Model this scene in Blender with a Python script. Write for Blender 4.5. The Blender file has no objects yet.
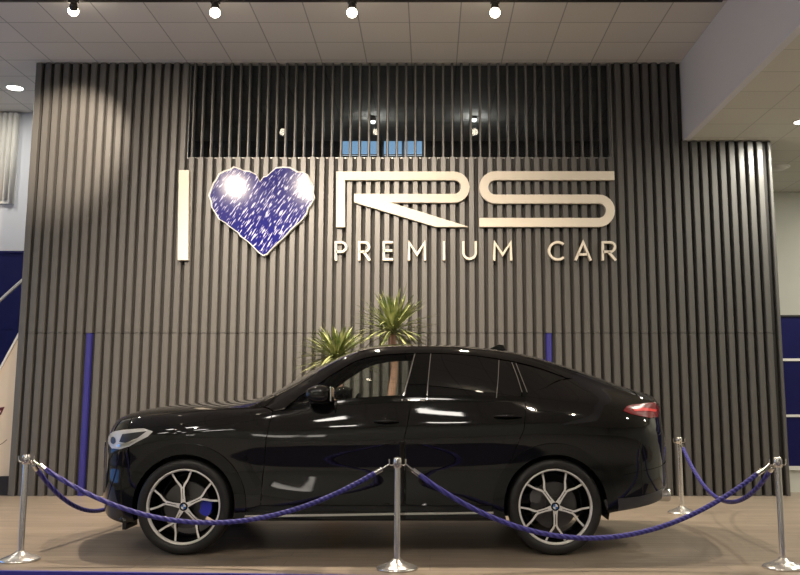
import bpy, bmesh, math, random
import numpy as np
from mathutils import Vector, Matrix
from mathutils.geometry import tessellate_polygon

C = bpy.context.scene.collection
PI = math.pi
random.seed(7)

# ------------------------------------------------------------------ camera
F = 880.0; H = 1.283; PX = 430.0; PY = 265.0; YH = 392.0
PITCH = math.atan((YH - PY) / F)
cp, sp = math.cos(PITCH), math.sin(PITCH)
cam_d = bpy.data.cameras.new('camera'); cam = bpy.data.objects.new('camera', cam_d); C.objects.link(cam)
cam.location = (0, 0, H); cam.rotation_euler = (PI / 2 + PITCH, 0, 0)
cam_d.sensor_width = 36; cam_d.lens = 36 * F / 800; cam_d.shift_x = -(PX - 400) / 800; cam_d.shift_y = (PY - 287.5) / 800
cam_d.clip_start = 0.05; cam_d.clip_end = 200
bpy.context.scene.camera = cam

def ray(px, py):
    x = (px - PX) / F; u = -(py - PY) / F
    return x, cp - u * sp, sp + u * cp
def at(px, py, Y):                     # point of the vertical plane at depth Y
    x, y, z = ray(px, py); t = Y / y
    return x * t, H + z * t
def floor_at(px, py):
    x, y, z = ray(px, py); t = -H / z
    return x * t, y * t

# ------------------------------------------------------------------ materials
def mat(name, col, rough=0.5, metal=0.0, coat=0.0, spec=0.5, emit=None, es=1.0):
    m = bpy.data.materials.new(name); m.use_nodes = True
    b = m.node_tree.nodes['Principled BSDF']
    b.inputs['Base Color'].default_value = (*col, 1); b.inputs['Roughness'].default_value = rough
    b.inputs['Metallic'].default_value = metal; b.inputs['Coat Weight'].default_value = coat
    b.inputs['Coat Roughness'].default_value = 0.02
    b.inputs['Specular IOR Level'].default_value = spec
    if emit:
        b.inputs['Emission Color'].default_value = (*emit, 1); b.inputs['Emission Strength'].default_value = es
    return m
def nodes(m):
    nt = m.node_tree
    return nt, nt.nodes, nt.links, nt.nodes['Principled BSDF']
def noisy(m, scale=8.0, amt=0.15, stretch=(1, 1, 1), bump=0.0, detail=4):
    nt, N, L, b = nodes(m)
    tc = N.new('ShaderNodeTexCoord'); mp = N.new('ShaderNodeMapping'); mp.inputs['Scale'].default_value = stretch
    nz = N.new('ShaderNodeTexNoise'); nz.inputs['Scale'].default_value = scale; nz.inputs['Detail'].default_value = detail
    L.new(tc.outputs['Object'], mp.inputs['Vector']); L.new(mp.outputs['Vector'], nz.inputs['Vector'])
    base = tuple(b.inputs['Base Color'].default_value)
    mx = N.new('ShaderNodeMix'); mx.data_type = 'RGBA'
    mx.inputs[6].default_value = (*[c * (1 - amt) for c in base[:3]], 1); mx.inputs[7].default_value = (*[min(1, c * (1 + amt)) for c in base[:3]], 1)
    L.new(nz.outputs['Fac'], mx.inputs[0]); L.new(mx.outputs[2], b.inputs['Base Color'])
    if bump:
        bp = N.new('ShaderNodeBump'); bp.inputs['Strength'].default_value = bump; bp.inputs['Distance'].default_value = 0.01
        L.new(nz.outputs['Fac'], bp.inputs['Height']); L.new(bp.outputs['Normal'], b.inputs['Normal'])
    return m
def see_through(name, tint, ior=1.5, rough=0.0):
    m = bpy.data.materials.new(name); m.use_nodes = True
    nt = m.node_tree; N = nt.nodes; L = nt.links; N.clear()
    o = N.new('ShaderNodeOutputMaterial'); tr = N.new('ShaderNodeBsdfTransparent'); tr.inputs[0].default_value = (*tint, 1)
    gl = N.new('ShaderNodeBsdfGlossy'); gl.inputs['Roughness'].default_value = rough
    fr = N.new('ShaderNodeFresnel'); fr.inputs[0].default_value = ior
    mx = N.new('ShaderNodeMixShader')
    L.new(fr.outputs[0], mx.inputs[0]); L.new(tr.outputs[0], mx.inputs[1]); L.new(gl.outputs[0], mx.inputs[2]); L.new(mx.outputs[0], o.inputs[0])
    return m
M = {}
M['slat'] = noisy(mat('painted_slats', (0.096, 0.092, 0.086), 0.36, spec=.7), 6, 0.12, (6, 6, 0.5))
M['slat_back'] = mat('slat_backing', (0.018, 0.016, 0.014), 0.6)
M['white'] = noisy(mat('white_paint', (0.72, 0.71, 0.68), 0.6), 3, 0.03)
M['white_wall'] = noisy(mat('wall_paint', (0.62, 0.62, 0.56), 0.7), 2, 0.04)
M['cool_wall'] = noisy(mat('cool_wall_paint', (0.54, 0.56, 0.62), 0.7), 2, 0.04)
M['dark_wall'] = mat('dark_wall_paint', (0.10, 0.095, 0.09), 0.7)
M['soffit'] = mat('soffit_paint', (0.76, 0.75, 0.79), 0.7)
M['navy'] = noisy(mat('navy_laminate', (0.004, 0.005, 0.066), 0.5, spec=.2), 3, 0.15)
M['blue_slat'] = mat('blue_painted_slat', (0.032, 0.030, 0.19), 0.35)
M['blue_edge'] = mat('blue_edge_trim', (0.05, 0.045, 0.33), 0.45)
M['cream'] = noisy(mat('cream_panel', (0.66, 0.56, 0.43), 0.5), 2, 0.04)
M['letter'] = mat('cream_letter', (0.80, 0.725, 0.61), 0.4)
M['black'] = mat('black_plastic', (0.010, 0.010, 0.010), 0.45)
M['lamp_black'] = mat('lamp_housing', (0.02, 0.017, 0.015), 0.4)
M['car_paint'] = mat('black_car_paint', (0.0060, 0.0054, 0.0054), 0.035, spec=.62)
M['gloss_black'] = mat('gloss_black_trim', (0.003, 0.003, 0.003), 0.06)
M['satin_black'] = mat('satin_black_trim', (0.012, 0.012, 0.013), 0.4)
M['grey_trim'] = mat('grey_bumper_trim', (0.06, 0.06, 0.065), 0.35, 0.3)
M['tyre'] = noisy(mat('tyre_rubber', (0.012, 0.012, 0.012), 0.55), 40, 0.2)
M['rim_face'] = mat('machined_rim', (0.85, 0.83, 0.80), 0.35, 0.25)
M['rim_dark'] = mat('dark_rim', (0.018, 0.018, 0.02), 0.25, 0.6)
M['disc'] = mat('brake_steel', (0.12, 0.115, 0.11), 0.35, .8)
M['caliper_blue'] = mat('blue_caliper_paint', (0.02, 0.03, 0.50), 0.25, coat=0.6)
M['caliper_grey'] = mat('grey_caliper', (0.14, 0.135, 0.13), 0.4, 0.5)
M['chrome'] = mat('chrome', (0.80, 0.78, 0.74), 0.12, 1.0)
M['steel'] = noisy(mat('brushed_steel', (0.84, 0.82, 0.78), 0.22, 0.85), 30, 0.08, (1, 1, .1))
M['tinted'] = mat('privacy_glass', (0.0025, 0.0025, 0.003), 0.03, coat=0.5)
M['glass'] = see_through('car_glass', (0.74, 0.78, 0.75), 1.5)
M['pane'] = see_through('window_pane', (0.55, 0.58, 0.6), 1.5)
M['interior'] = mat('black_interior', (0.018, 0.017, 0.016), 0.6)
M['leather'] = mat('dark_leather', (0.03, 0.026, 0.022), 0.5)
M['lens'] = mat('headlight_lens', (0.72, 0.71, 0.69), 0.25, 0.1)
M['lens_dark'] = mat('headlight_bezel', (0.04, 0.04, 0.042), 0.3, 0.1)
M['lens_cover'] = see_through('lens_cover', (0.85, 0.87, 0.9), 1.45)
M['tail'] = mat('red_tail_lens', (0.20, 0.003, 0.006), 0.22)
M['tail_lit'] = mat('red_tail_bar', (0.8, 0.03, 0.03), 0.2, emit=(1.0, 0.04, 0.05), es=0.12)
M['roundel_blue'] = mat('roundel_blue', (0.03, 0.15, 0.5), 0.3)
M['roundel_white'] = mat('roundel_white', (0.8, 0.8, 0.8), 0.3)
M['pot'] = noisy(mat('planter_ceramic', (0.55, 0.52, 0.48), 0.5), 6, 0.08)
M['trunk'] = noisy(mat('yucca_trunk', (0.42, 0.25, 0.19), 0.8), 20, 0.35, (1, 1, 3), 0.4)
M['soil'] = noisy(mat('soil', (0.03, 0.02, 0.015), 0.9), 40, 0.4)
M['bulb'] = mat('lit_bulb', (1, 0.9, 0.75), 0.4, emit=(1.0, 0.86, 0.66), es=26)
M['downlight'] = mat('lit_downlight', (1, 1, 1), 0.4, emit=(1.0, 0.97, 0.86), es=9)
M['panel_light'] = mat('lit_ceiling_panel', (1, 1, 1), 0.4, emit=(1.0, 0.94, 0.86), es=22)
M['daylight'] = mat('daylit_pane', (0.5, 0.7, 0.9), 0.2, emit=(0.40, 0.66, 0.95), es=1.7)
M['added_side_glow'] = mat('added_side_glow_pane', (0.3, 0.5, 0.9), 0.2, emit=(0.16, 0.40, 1.0), es=1.2)
M['added_front_glow'] = mat('added_front_glow_pane', (.8, .8, .8), .2, emit=(1.0, .93, .82), es=4)
M['sill_glint'] = mat('glowing_sill_glint', (.9, .9, .9), .2, emit=(.9, .95, 1.0), es=2.6)
M['dull_alu'] = mat('dull_aluminium', (0.35, 0.35, 0.34), 0.35, 0.6)
M['alu'] = mat('aluminium_frame', (0.75, 0.75, 0.75), 0.3, 0.8)
M['red_mark'] = mat('dark_red_print', (0.10, 0.008, 0.015), 0.5)
M['thin_line'] = mat('brown_print', (0.25, 0.17, 0.11), 0.5)

# leaves: green with yellow margins
m = mat('yucca_leaf', (0.25, 0.33, 0.06), 0.45); nt, N, L, b = nodes(m)
oi = N.new('ShaderNodeTexCoord'); nz = N.new('ShaderNodeTexNoise'); nz.inputs['Scale'].default_value = 9
rp = N.new('ShaderNodeValToRGB'); rp.color_ramp.elements[0].position = .35; rp.color_ramp.elements[1].position = .68
rp.color_ramp.elements[0].color = (0.065, 0.11, 0.022, 1); rp.color_ramp.elements[1].color = (0.36, 0.37, 0.16, 1)
L.new(oi.outputs['Object'], nz.inputs['Vector']); L.new(nz.outputs['Fac'], rp.inputs[0]); L.new(rp.outputs[0], b.inputs['Base Color'])
M['leaf'] = m
# floor laminate: planks along X with streaks
m = mat('laminate', (0.2, 0.17, 0.14), 0.38, spec=0.35); nt, N, L, b = nodes(m)
tc = N.new('ShaderNodeTexCoord'); br = N.new('ShaderNodeTexBrick')
br.inputs['Color1'].default_value = (0.33, 0.27, 0.21, 1); br.inputs['Color2'].default_value = (0.28, 0.228, 0.177, 1); br.inputs['Mortar'].default_value = (0.15, 0.12, 0.09, 1)
br.inputs['Scale'].default_value = 1; br.inputs['Brick Width'].default_value = 2.2; br.inputs['Row Height'].default_value = 0.19; br.inputs['Mortar Size'].default_value = 0.0022
mp = N.new('ShaderNodeMapping'); mp.inputs['Scale'].default_value = (0.7, 9, 1)
nz = N.new('ShaderNodeTexNoise'); nz.inputs['Scale'].default_value = 2.2; nz.inputs['Detail'].default_value = 6
mx = N.new('ShaderNodeMix'); mx.data_type = 'RGBA'; mx.blend_type = 'OVERLAY'; mx.inputs[0].default_value = 0.45
L.new(tc.outputs['Object'], br.inputs['Vector']); L.new(tc.outputs['Object'], mp.inputs['Vector']); L.new(mp.outputs['Vector'], nz.inputs['Vector'])
L.new(br.outputs['Color'], mx.inputs[6]); L.new(nz.outputs['Fac'], mx.inputs[7]); L.new(mx.outputs[2], b.inputs['Base Color'])
M['laminate'] = m
# carpet in front of the platform
M['carpet'] = noisy(mat('blue_carpet', (0.022, 0.022, 0.055), 0.9), 60, 0.3)
# ceiling tiles 0.6 m
def tile_mat(name, col, line, off):
    m = mat(name, col, 0.8); nt, N, L, b = nodes(m)
    tc = N.new('ShaderNodeTexCoord'); mp = N.new('ShaderNodeMapping'); mp.inputs['Location'].default_value = off
    br = N.new('ShaderNodeTexBrick'); br.offset = 0.0
    br.inputs['Color1'].default_value = (*col, 1); br.inputs['Color2'].default_value = (*[c * .93 for c in col], 1); br.inputs['Mortar'].default_value = (*line, 1)
    br.inputs['Scale'].default_value = 1; br.inputs['Brick Width'].default_value = 0.6; br.inputs['Row Height'].default_value = 0.6; br.inputs['Mortar Size'].default_value = 0.008
    L.new(tc.outputs['Object'], mp.inputs['Vector']); L.new(mp.outputs['Vector'], br.inputs['Vector']); L.new(br.outputs['Color'], b.inputs['Base Color'])
    return m
M['ceiling'] = tile_mat('ceiling_tiles', (0.74, 0.71, 0.68), (0.40, 0.385, 0.37), (0.245, 0.22, 0))
M['ceiling_low'] = tile_mat('lower_ceiling_tiles', (0.70, 0.69, 0.62), (0.50, 0.49, 0.44), (0.2, 0.25, 0))
M['hall_floor'] = tile_mat('hall_floor_tiles', (0.42, 0.40, 0.37), (0.25, 0.24, 0.22), (0, 0, 0))
# heart: blue felt pen strokes
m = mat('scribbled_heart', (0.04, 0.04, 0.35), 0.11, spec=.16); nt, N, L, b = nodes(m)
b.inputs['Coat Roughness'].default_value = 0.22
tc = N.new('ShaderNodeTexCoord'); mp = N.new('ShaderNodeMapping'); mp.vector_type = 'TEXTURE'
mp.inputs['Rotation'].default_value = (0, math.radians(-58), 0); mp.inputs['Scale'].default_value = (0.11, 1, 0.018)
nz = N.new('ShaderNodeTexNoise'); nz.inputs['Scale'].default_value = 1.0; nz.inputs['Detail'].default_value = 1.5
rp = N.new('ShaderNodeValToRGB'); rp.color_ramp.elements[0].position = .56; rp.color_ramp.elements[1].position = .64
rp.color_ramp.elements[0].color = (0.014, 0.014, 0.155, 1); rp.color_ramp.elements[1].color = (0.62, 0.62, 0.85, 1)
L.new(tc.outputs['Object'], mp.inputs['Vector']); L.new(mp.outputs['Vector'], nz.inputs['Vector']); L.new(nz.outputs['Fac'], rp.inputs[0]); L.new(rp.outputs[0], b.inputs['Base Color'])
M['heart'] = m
# braided rope
m = mat('blue_rope', (0.035, 0.03, 0.36), 0.55); nt, N, L, b = nodes(m)
tc = N.new('ShaderNodeTexCoord'); wv = N.new('ShaderNodeTexWave'); wv.bands_direction = 'DIAGONAL'; wv.inputs['Scale'].default_value = 14; wv.inputs['Distortion'].default_value = 1.0
rp = N.new('ShaderNodeValToRGB'); rp.color_ramp.elements[0].color = (0.018, 0.016, 0.15, 1); rp.color_ramp.elements[1].color = (0.075, 0.068, 0.38, 1)
bp = N.new('ShaderNodeBump'); bp.inputs['Strength'].default_value = .6; bp.inputs['Distance'].default_value = .006
L.new(tc.outputs['Object'], wv.inputs['Vector']); L.new(wv.outputs['Fac'], rp.inputs[0]); L.new(rp.outputs[0], b.inputs['Base Color']); L.new(wv.outputs['Fac'], bp.inputs['Height']); L.new(bp.outputs['Normal'], b.inputs['Normal'])
M['rope'] = m

# ------------------------------------------------------------------ mesh builder
class MB:
    def __init__(s): s.v = []; s.f = []; s.m = []; s.sm = []
    def add(s, vs, fs, mi=0, smooth=False):
        o = len(s.v); s.v += [tuple(v) for v in vs]
        for f in fs: s.f.append(tuple(i + o for i in f)); s.m.append(mi); s.sm.append(smooth)
    def box(s, x0, x1, y0, y1, z0, z1, mi=0):
        s.add([(x0, y0, z0), (x1, y0, z0), (x1, y1, z0), (x0, y1, z0), (x0, y0, z1), (x1, y0, z1), (x1, y1, z1), (x0, y1, z1)],
              [(0, 3, 2, 1), (4, 5, 6, 7), (0, 1, 5, 4), (1, 2, 6, 5), (2, 3, 7, 6), (3, 0, 4, 7)], mi)
    def lathe(s, prof, c=(0, 0, 0), n=32, axis='Z', mi=0, smooth=True, closed=False):
        # prof: (r, h) pairs
        vs = []; fs = []; k = len(prof)
        for i in range(n):
            a = 2 * PI * i / n
            for r, h in prof:
                p = (r * math.cos(a), r * math.sin(a), h)
                if axis == 'Y': p = (p[0], p[2], p[1])
                if axis == 'X': p = (p[2], p[0], p[1])
                vs.append((p[0] + c[0], p[1] + c[1], p[2] + c[2]))
        rng = k if closed else k - 1
        for i in range(n):
            j = (i + 1) % n
            for q in range(rng):
                q2 = (q + 1) % k
                f = (i * k + q, j * k + q, j * k + q2, i * k + q2)
                fs.append(f if axis != 'Y' else f[::-1])
        s.add(vs, fs, mi, smooth)
    def tube(s, pts, r, n=10, mi=0, cap=True):
        pts = [Vector(p) for p in pts]; rs = r if isinstance(r, (list, tuple)) else [r] * len(pts)
        vs = []; fs = []
        up = Vector((0, 0, 1)); prev = None
        for i, p in enumerate(pts):
            t = (pts[min(i + 1, len(pts) - 1)] - pts[max(i - 1, 0)]).normalized()
            if prev is None:
                a = t.cross(up if abs(t.z) < .95 else Vector((1, 0, 0))).normalized()
            else: a = (prev - t * prev.dot(t)).normalized()
            prev = a; b = t.cross(a)
            for k in range(n):
                q = 2 * PI * k / n; vs.append(p + (a * math.cos(q) + b * math.sin(q)) * rs[i])
        for i in range(len(pts) - 1):
            for k in range(n):
                k2 = (k + 1) % n; fs.append((i * n + k, i * n + k2, (i + 1) * n + k2, (i + 1) * n + k))
        s.add(vs, fs, mi, True)
        if cap:
            s.add(vs[:n], [tuple(range(n))[::-1]], mi); s.add(vs[-n:], [tuple(range(n))], mi)
    def prism(s, poly, y0, y1, mi=0, side=None):
        # polygon in XZ, extruded from y0 (front) to y1
        side = mi if side is None else side
        n = len(poly); tri = tessellate_polygon([[Vector((p[0], p[1], 0)) for p in poly]])
        ar = sum(poly[i][0] * poly[(i + 1) % n][1] - poly[(i + 1) % n][0] * poly[i][1] for i in range(n))
        vs = [(p[0], y0, p[1]) for p in poly] + [(p[0], y1, p[1]) for p in poly]
        F1 = []; F2 = []
        for t in tri:
            a, b_, c = t
            o = (poly[b_][0] - poly[a][0]) * (poly[c][1] - poly[a][1]) - (poly[c][0] - poly[a][0]) * (poly[b_][1] - poly[a][1])
            if o < 0: a, c = c, a
            F1.append((a, b_, c)); F2.append((c + n, b_ + n, a + n))
        s.add(vs, F1 + F2, mi)
        sd = []
        for i in range(n):
            j = (i + 1) % n
            sd.append((i, i + n, j + n, j) if ar > 0 else (j, j + n, i + n, i))
        s.add(vs, sd, side)
    def ribbon(s, pts, w, y0, y1, mi=0, closed=False):
        # constant-width stroke in XZ with mitred corners
        P = [Vector((p[0], p[1])) for p in pts]; n = len(P); Lf = []; Rt = []
        for i in range(n):
            a = P[i - 1] if (i > 0 or closed) else None; c = P[(i + 1) % n] if (i < n - 1 or closed) else None
            d1 = (P[i] - a).normalized() if a is not None else (c - P[i]).normalized()
            d2 = (c - P[i]).normalized() if c is not None else d1
            n1 = Vector((-d1.y, d1.x)); n2 = Vector((-d2.y, d2.x)); mm = (n1 + n2)
            mm = mm.normalized() if mm.length > 1e-6 else n1
            k = min(2.5, 1 / max(0.2, mm.dot(n1)))
            Lf.append(P[i] + mm * w / 2 * k); Rt.append(P[i] - mm * w / 2 * k)
        rng = n if closed else n - 1
        for i in range(rng):
            j = (i + 1) % n
            q = [Rt[i], Rt[j], Lf[j], Lf[i]]
            vs = [(p.x, y0, p.y) for p in q] + [(p.x, y1, p.y) for p in q]
            fs = [(0, 1, 2, 3), (7, 6, 5, 4), (0, 4, 5, 1), (2, 6, 7, 3)]
            if not closed and i == 0: fs.append((0, 3, 7, 4))
            if not closed and i == rng - 1: fs.append((1, 5, 6, 2))
            s.add(vs, fs, mi)
    def build(s, name, mats, parent=None, origin=(0, 0, 0), bevel=0.0, weld=False):
        me = bpy.data.meshes.new(name); ox, oy, oz = origin
        me.from_pydata([(v[0] - ox, v[1] - oy, v[2] - oz) for v in s.v], [], s.f)
        for mm in (mats if isinstance(mats, (list, tuple)) else [mats]): me.materials.append(mm)
        me.polygons.foreach_set('material_index', s.m); me.polygons.foreach_set('use_smooth', s.sm)
        if weld:
            bm = bmesh.new(); bm.from_mesh(me); bmesh.ops.remove_doubles(bm, verts=bm.verts, dist=1e-4); bm.to_mesh(me); bm.free()
        me.update()
        o = bpy.data.objects.new(name, me); C.objects.link(o)
        if parent: o.parent = parent
        else: o.location = origin
        if bevel:
            md = o.modifiers.new('bevel', 'BEVEL'); md.width = bevel; md.segments = 2; md.limit_method = 'ANGLE'
        return o
def tag(o, label, cat, group=None):
    o['label'] = label; o['category'] = cat
    if group: o['group'] = group
    return o
def struct(o, label=None):
    o['kind'] = 'structure'
    if label: o['label'] = label
    return o
def thing(name, label, cat, loc=(0, 0, 0), group=None):
    o = bpy.data.objects.new(name, None); C.objects.link(o); o.location = loc; o.empty_display_size = .1
    return tag(o, label, cat, group)
def copy_tree(o, parent=None):
    c = o.copy(); C.objects.link(c)
    if parent: c.parent = parent
    for ch in list(o.children): copy_tree(ch, c)
    return c
def rbox(x0, x1, y0, y1, z0, z1, name, m, parent, bev=0.01, origin=(0, 0, 0)):
    b = MB(); b.box(x0, x1, y0, y1, z0, z1); return b.build(name, m, parent, origin, bevel=bev)

# ================================================================== THE SETTING
WY = 11.25                                   # front faces of the slats
ZC = at(300, 62, WY)[1]                      # ceiling height
XL = at(21.5, 280, WY)[0]; XR = at(780.5, 310, WY)[0]
XS, ZS = at(684, 140, WY)                    # soffit corner
OX0 = at(186, 100, WY)[0]; OX1 = at(613, 100, WY)[0]; OZ = at(400, 157, WY)[1]   # opening behind the slats
ZSEAM = at(60, 333, WY)[1]
ED = 0.070                                   # slat depth

# floor: laminate platform and carpet before it
e0 = floor_at(0, 571); e1 = floor_at(330, 575.2)
sl = (e1[1] - e0[1]) / (e1[0] - e0[0])
def edgeY(x): return e0[1] + sl * (x - e0[0])
b = MB(); xa, xb = -9.0, 9.0
b.add([(xa, edgeY(xa) , 0), (xb, edgeY(xb), 0), (xb, 15, 0), (xa, 15, 0), (xa, edgeY(xa), -.15), (xb, edgeY(xb), -.15), (xb, 15, -.15), (xa, 15, -.15)],
      [(0, 1, 2, 3), (7, 6, 5, 4), (0, 4, 5, 1), (1, 5, 6, 2), (2, 6, 7, 3), (3, 7, 4, 0)])
struct(b.build('floor', M['laminate']))
b = MB()
b.add([(xa, edgeY(xa) - .02, .004), (xb, edgeY(xb) - .02, .004), (xb, edgeY(xb) + .012, .004), (xa, edgeY(xa) + .012, .004),
       (xa, edgeY(xa) - .02, -.15), (xb, edgeY(xb) - .02, -.15), (xb, edgeY(xb) + .012, 0), (xa, edgeY(xa) + .012, 0)],
      [(0, 1, 2, 3), (0, 4, 5, 1), (3, 2, 6, 7), (0, 3, 7, 4), (1, 5, 6, 2)])
struct(b.build('trim_1', M['blue_edge']), 'blue edge strip along the front of the car platform')
b = MB(); b.box(-9, 9, 4.0, 7.6, -.30, -.15)
struct(b.build('floor_front', M['carpet']))
b = MB(); b.box(-9, 9, -6, 4.0, -.30, -.15)
struct(b.build('floor_hall', M['hall_floor']))

# ceilings
b = MB(); b.box(-9, XS, -6, 15, ZC, ZC + .1); struct(b.build('ceiling', M['ceiling']))
b = MB(); b.box(XS + .08, 9, -6, 15, ZS, ZS + .1); struct(b.build('ceiling_lower', M['ceiling_low']))
b = MB(); b.box(XS, XS + .08, -6, 15, ZS, ZC + .1); struct(b.build('ceiling_bulkhead', M['soffit']), 'white bulkhead face between the high and the lower ceiling')

# slatted wall
def slat_profile(b, x0, x1, z0, z1, y=WY, d=ED, ch=0.011, mi=0, fl=0.004):
    p = [(x0 - fl, y + d), (x0 - fl, y + d - .02), (x0, y + ch), (x0 + ch * .8, y), (x1 - ch * .8, y), (x1, y + ch), (x1 + fl, y + d - .02), (x1 + fl, y + d)]
    n = len(p); vs = [(q[0], q[1], z0) for q in p] + [(q[0], q[1], z1) for q in p]
    fs = [(i, i + 1, i + 1 + n, i + n) for i in range(n - 1)] + [tuple(range(n, 2 * n)), tuple(range(n))[::-1]]
    b.add(vs, fs, mi)
b = MB()
PIT = 0.1226; SW = 0.080
xb1 = at(83, 400, WY)[0]; xb2 = at(549, 345, WY)[0]
n0 = int((XR - XL - .1) / PIT)
slx = [XL + .125 + i * PIT for i in range(n0)]
ib1 = min(range(len(slx)), key=lambda i: abs(slx[i] + SW / 2 - xb1)); ib2 = min(range(len(slx)), key=lambda i: abs(slx[i] + SW / 2 - xb2))
for i, x in enumerate(slx):
    top = (ZC if x + SW < XS else ZS) - .012
    if i not in (ib1, ib2): slat_profile(b, x, x + SW, 0, ZSEAM - .0035)
    if OX0 - .02 < x < OX1:
        slat_profile(b, x, x + SW, ZSEAM + .0035, OZ); slat_profile(b, x + SW / 2 - .016, x + SW / 2 + .016, OZ, top, fl=0)
    else: slat_profile(b, x, x + SW, ZSEAM + .0035, top)
slat_profile(b, XL, XL + .085, 0, ZC - .012, fl=0)
slat_profile(b, XR - .045, XR, 0, ZS - .012, fl=0)
by0, by1 = WY + ED, WY + ED + .10
for (x0, x1, z0, z1) in ((XL, OX0, ZSEAM + .005, ZC), (OX0, OX1, ZSEAM + .005, OZ), (OX1, XS, ZSEAM + .005, ZC), (XS, XR, ZSEAM + .005, ZS), (XL, XR, 0, ZSEAM - .005)):
    b.box(x0, x1, by0, by1, z0, z1, 1)
b.box(XL + .01, XR - .01, by0 + .02, by1 - .01, ZSEAM - .02, ZSEAM + .02, 1)
struct(b.build('wall_back', [M['slat'], M['slat_back']]), 'dark grey wall of vertical slats behind the car')
for i, lb in ((ib1, 'blue slat set in the grey slatted wall left of the car nose'), (ib2, 'blue slat set in the grey slatted wall above the car rear roof')):
    b = MB(); slat_profile(b, slx[i] + .006, slx[i] + SW - .006, .002, ZSEAM - .0035, WY + .004, ED - .006, .012, 0, .010)
    tag(b.build('blue_slat', M['blue_slat'], None, (slx[i] + SW / 2, WY + .03, 0)), lb, 'wall slat')

# opening with glass, dark upper room behind, its windows
w = MB(); w.box(OX0, OX1, WY + ED + .02, WY + ED + .032, OZ, ZC - .02)
g = w.build('window_1', M['pane']); struct(g, 'dark glazing behind the slats above the sign')
w = MB(); w.box(OX0, OX1, WY + ED + .004, WY + ED + .06, OZ - .012, OZ + .012); w.box(OX0, OX0 + .03, WY + ED + .01, WY + ED + .06, OZ, ZC - .01); w.box(OX1 - .03, OX1, WY + ED + .01, WY + ED + .06, OZ, ZC - .01)
fr = w.build('window_frame', M['dull_alu'], g)
RB = 15.5
b = MB(); b.box(OX0 - 1.4, OX1 + .65, RB, RB + .1, ZC - 1.6, ZC + 3.4); b.box(OX0 - 1.5, OX0 - 1.4, by1, RB, ZC - 1.6, ZC + 3.4); b.box(OX1 + .65, OX1 + .75, by1, RB, ZC - 1.6, ZC + 3.4)
b.box(OX0 - 1.5, OX1 + .75, by1, RB, ZC + 3.3, ZC + 3.4); b.box(OX0 - 1.5, OX1 + .75, by1, RB, OZ - .3, OZ - .12)
b.box(OX0 - 1.5, OX1 + .75, by1, by1 + .1, ZC + .11, ZC + 3.4)
zb = at(400, 112, 14.2)[1]; b.box(OX0 - 1.4, OX1 + .65, 14.2, 14.4, zb - .05, zb + .25)
struct(b.build('wall_upper_room', M['dark_wall']), 'dark upper room seen through the slats')
for k, (pa, pb) in enumerate(((341, 379), (384, 422))):
    x0, z0 = at(pa, 156, RB - .06); x1, z1 = at(pb, 137, RB - .06)
    zq_ = z0 + (z1 - z0) * .14
    w = MB(); w.box(x0, x1, RB - .05, RB - .02, zq_, z1)
    g = w.build('window_%d' % (k + 2), M['daylight']); struct(g, 'daylit window of the upper room')
    w = MB()
    for (a, c, d, e) in ((x0 - .06, x1 + .06, z0 - .06, z0), (x0 - .06, x1 + .06, z1, z1 + .06), (x0 - .06, x0, z0, z1), (x1, x1 + .06, z0, z1), ((x0 + x1) / 2 - .02, (x0 + x1) / 2 + .02, z0, z1)):
        w.box(a, c, RB - .09, RB - .01, d, e)
    w.build('window_frame', M['alu'] if k else M['dark_wall'], g)
    w = MB(); w.box(x0, x1, RB - .052, RB - .02, z0 - .04, zq_ - .03); w.build('sill_glint_strip', M['sill_glint'], g)  # glowing strip imitates light caught on the sill under the panes
for k, (px, py) in enumerate(((373, 121), (474, 119))):
    x, z = at(px, py, 13.6)
    t = thing('pendant_lamp', ('small lit lamp glowing behind the slats above the blue windows' if k == 0 else 'small lit lamp glowing behind the slats above the letter S'), 'lamp', (x, 13.6, z), 'small lamps in the upper room')
    w = MB(); w.tube([(0, 0, .05), (0, 0, ZC + 3.3 - z)], .006, 6); w.build('cord', M['lamp_black'], t)
    w = MB(); w.lathe([(0.0, .10), (.035, .09), (.055, .0), (.05, -.005)], n=16); w.build('lamp_shade', M['lamp_black'], t)
    w = MB(); w.lathe([(0.0, .012), (.045, .0), (.035, -.035), (0, -.05)], n=16); w.build('bulb', M['downlight'], t)
    ld = bpy.data.lights.new('pendant_light', 'POINT'); ld.energy = 5; ld.color = (1, .95, .85); ld.shadow_soft_size = .05
    lo = bpy.data.objects.new('pendant_light', ld); C.objects.link(lo); lo.parent = t; lo.location = (0, 0, -.12)

# outer walls of the hall
b = MB(); b.box(-9.1, -9, -6, 5.4, -.15, ZC); b.box(-9.1, -9, 10.2, 15, -.15, ZC); b.box(-9.1, -9, 5.4, 10.2, -.15, .04); b.box(-9.1, -9, 5.4, 10.2, 3.4, ZC)
struct(b.build('wall_left', M['white_wall']))
w = MB(); w.box(-9.06, -9.03, 5.4, 10.2, .04, 3.4); g = struct(w.build('window_4', M['added_side_glow']))  # unseen window, added to put blue reflections on the car nose
w = MB()
for y in (5.4, 6.98, 8.56, 10.14): w.box(-9.1, -8.97, y, y + .06, .04, 3.4)
w.box(-9.1, -8.97, 5.4, 10.2, .04, .10); w.box(-9.1, -8.97, 5.4, 10.2, 3.34, 3.4); w.build('window_frame', M['white'], g)
b = MB(); b.box(9, 9.1, -6, 15, -.15, ZC); struct(b.build('wall_right', M['white_wall']))
b = MB(); SHOP = ((-5.6, -4.6), (-3.4, -2.4)); ZA, ZB_ = 2.0, 3.4
b.box(-9.1, SHOP[0][0], -6.1, -6, -.15, ZC); b.box(SHOP[0][1], SHOP[1][0], -6.1, -6, -.15, ZC); b.box(SHOP[1][1], 9.1, -6.1, -6, -.15, ZC)
for x0, x1 in SHOP: b.box(x0, x1, -6.1, -6, -.15, ZA); b.box(x0, x1, -6.1, -6, ZB_, ZC)
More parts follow.
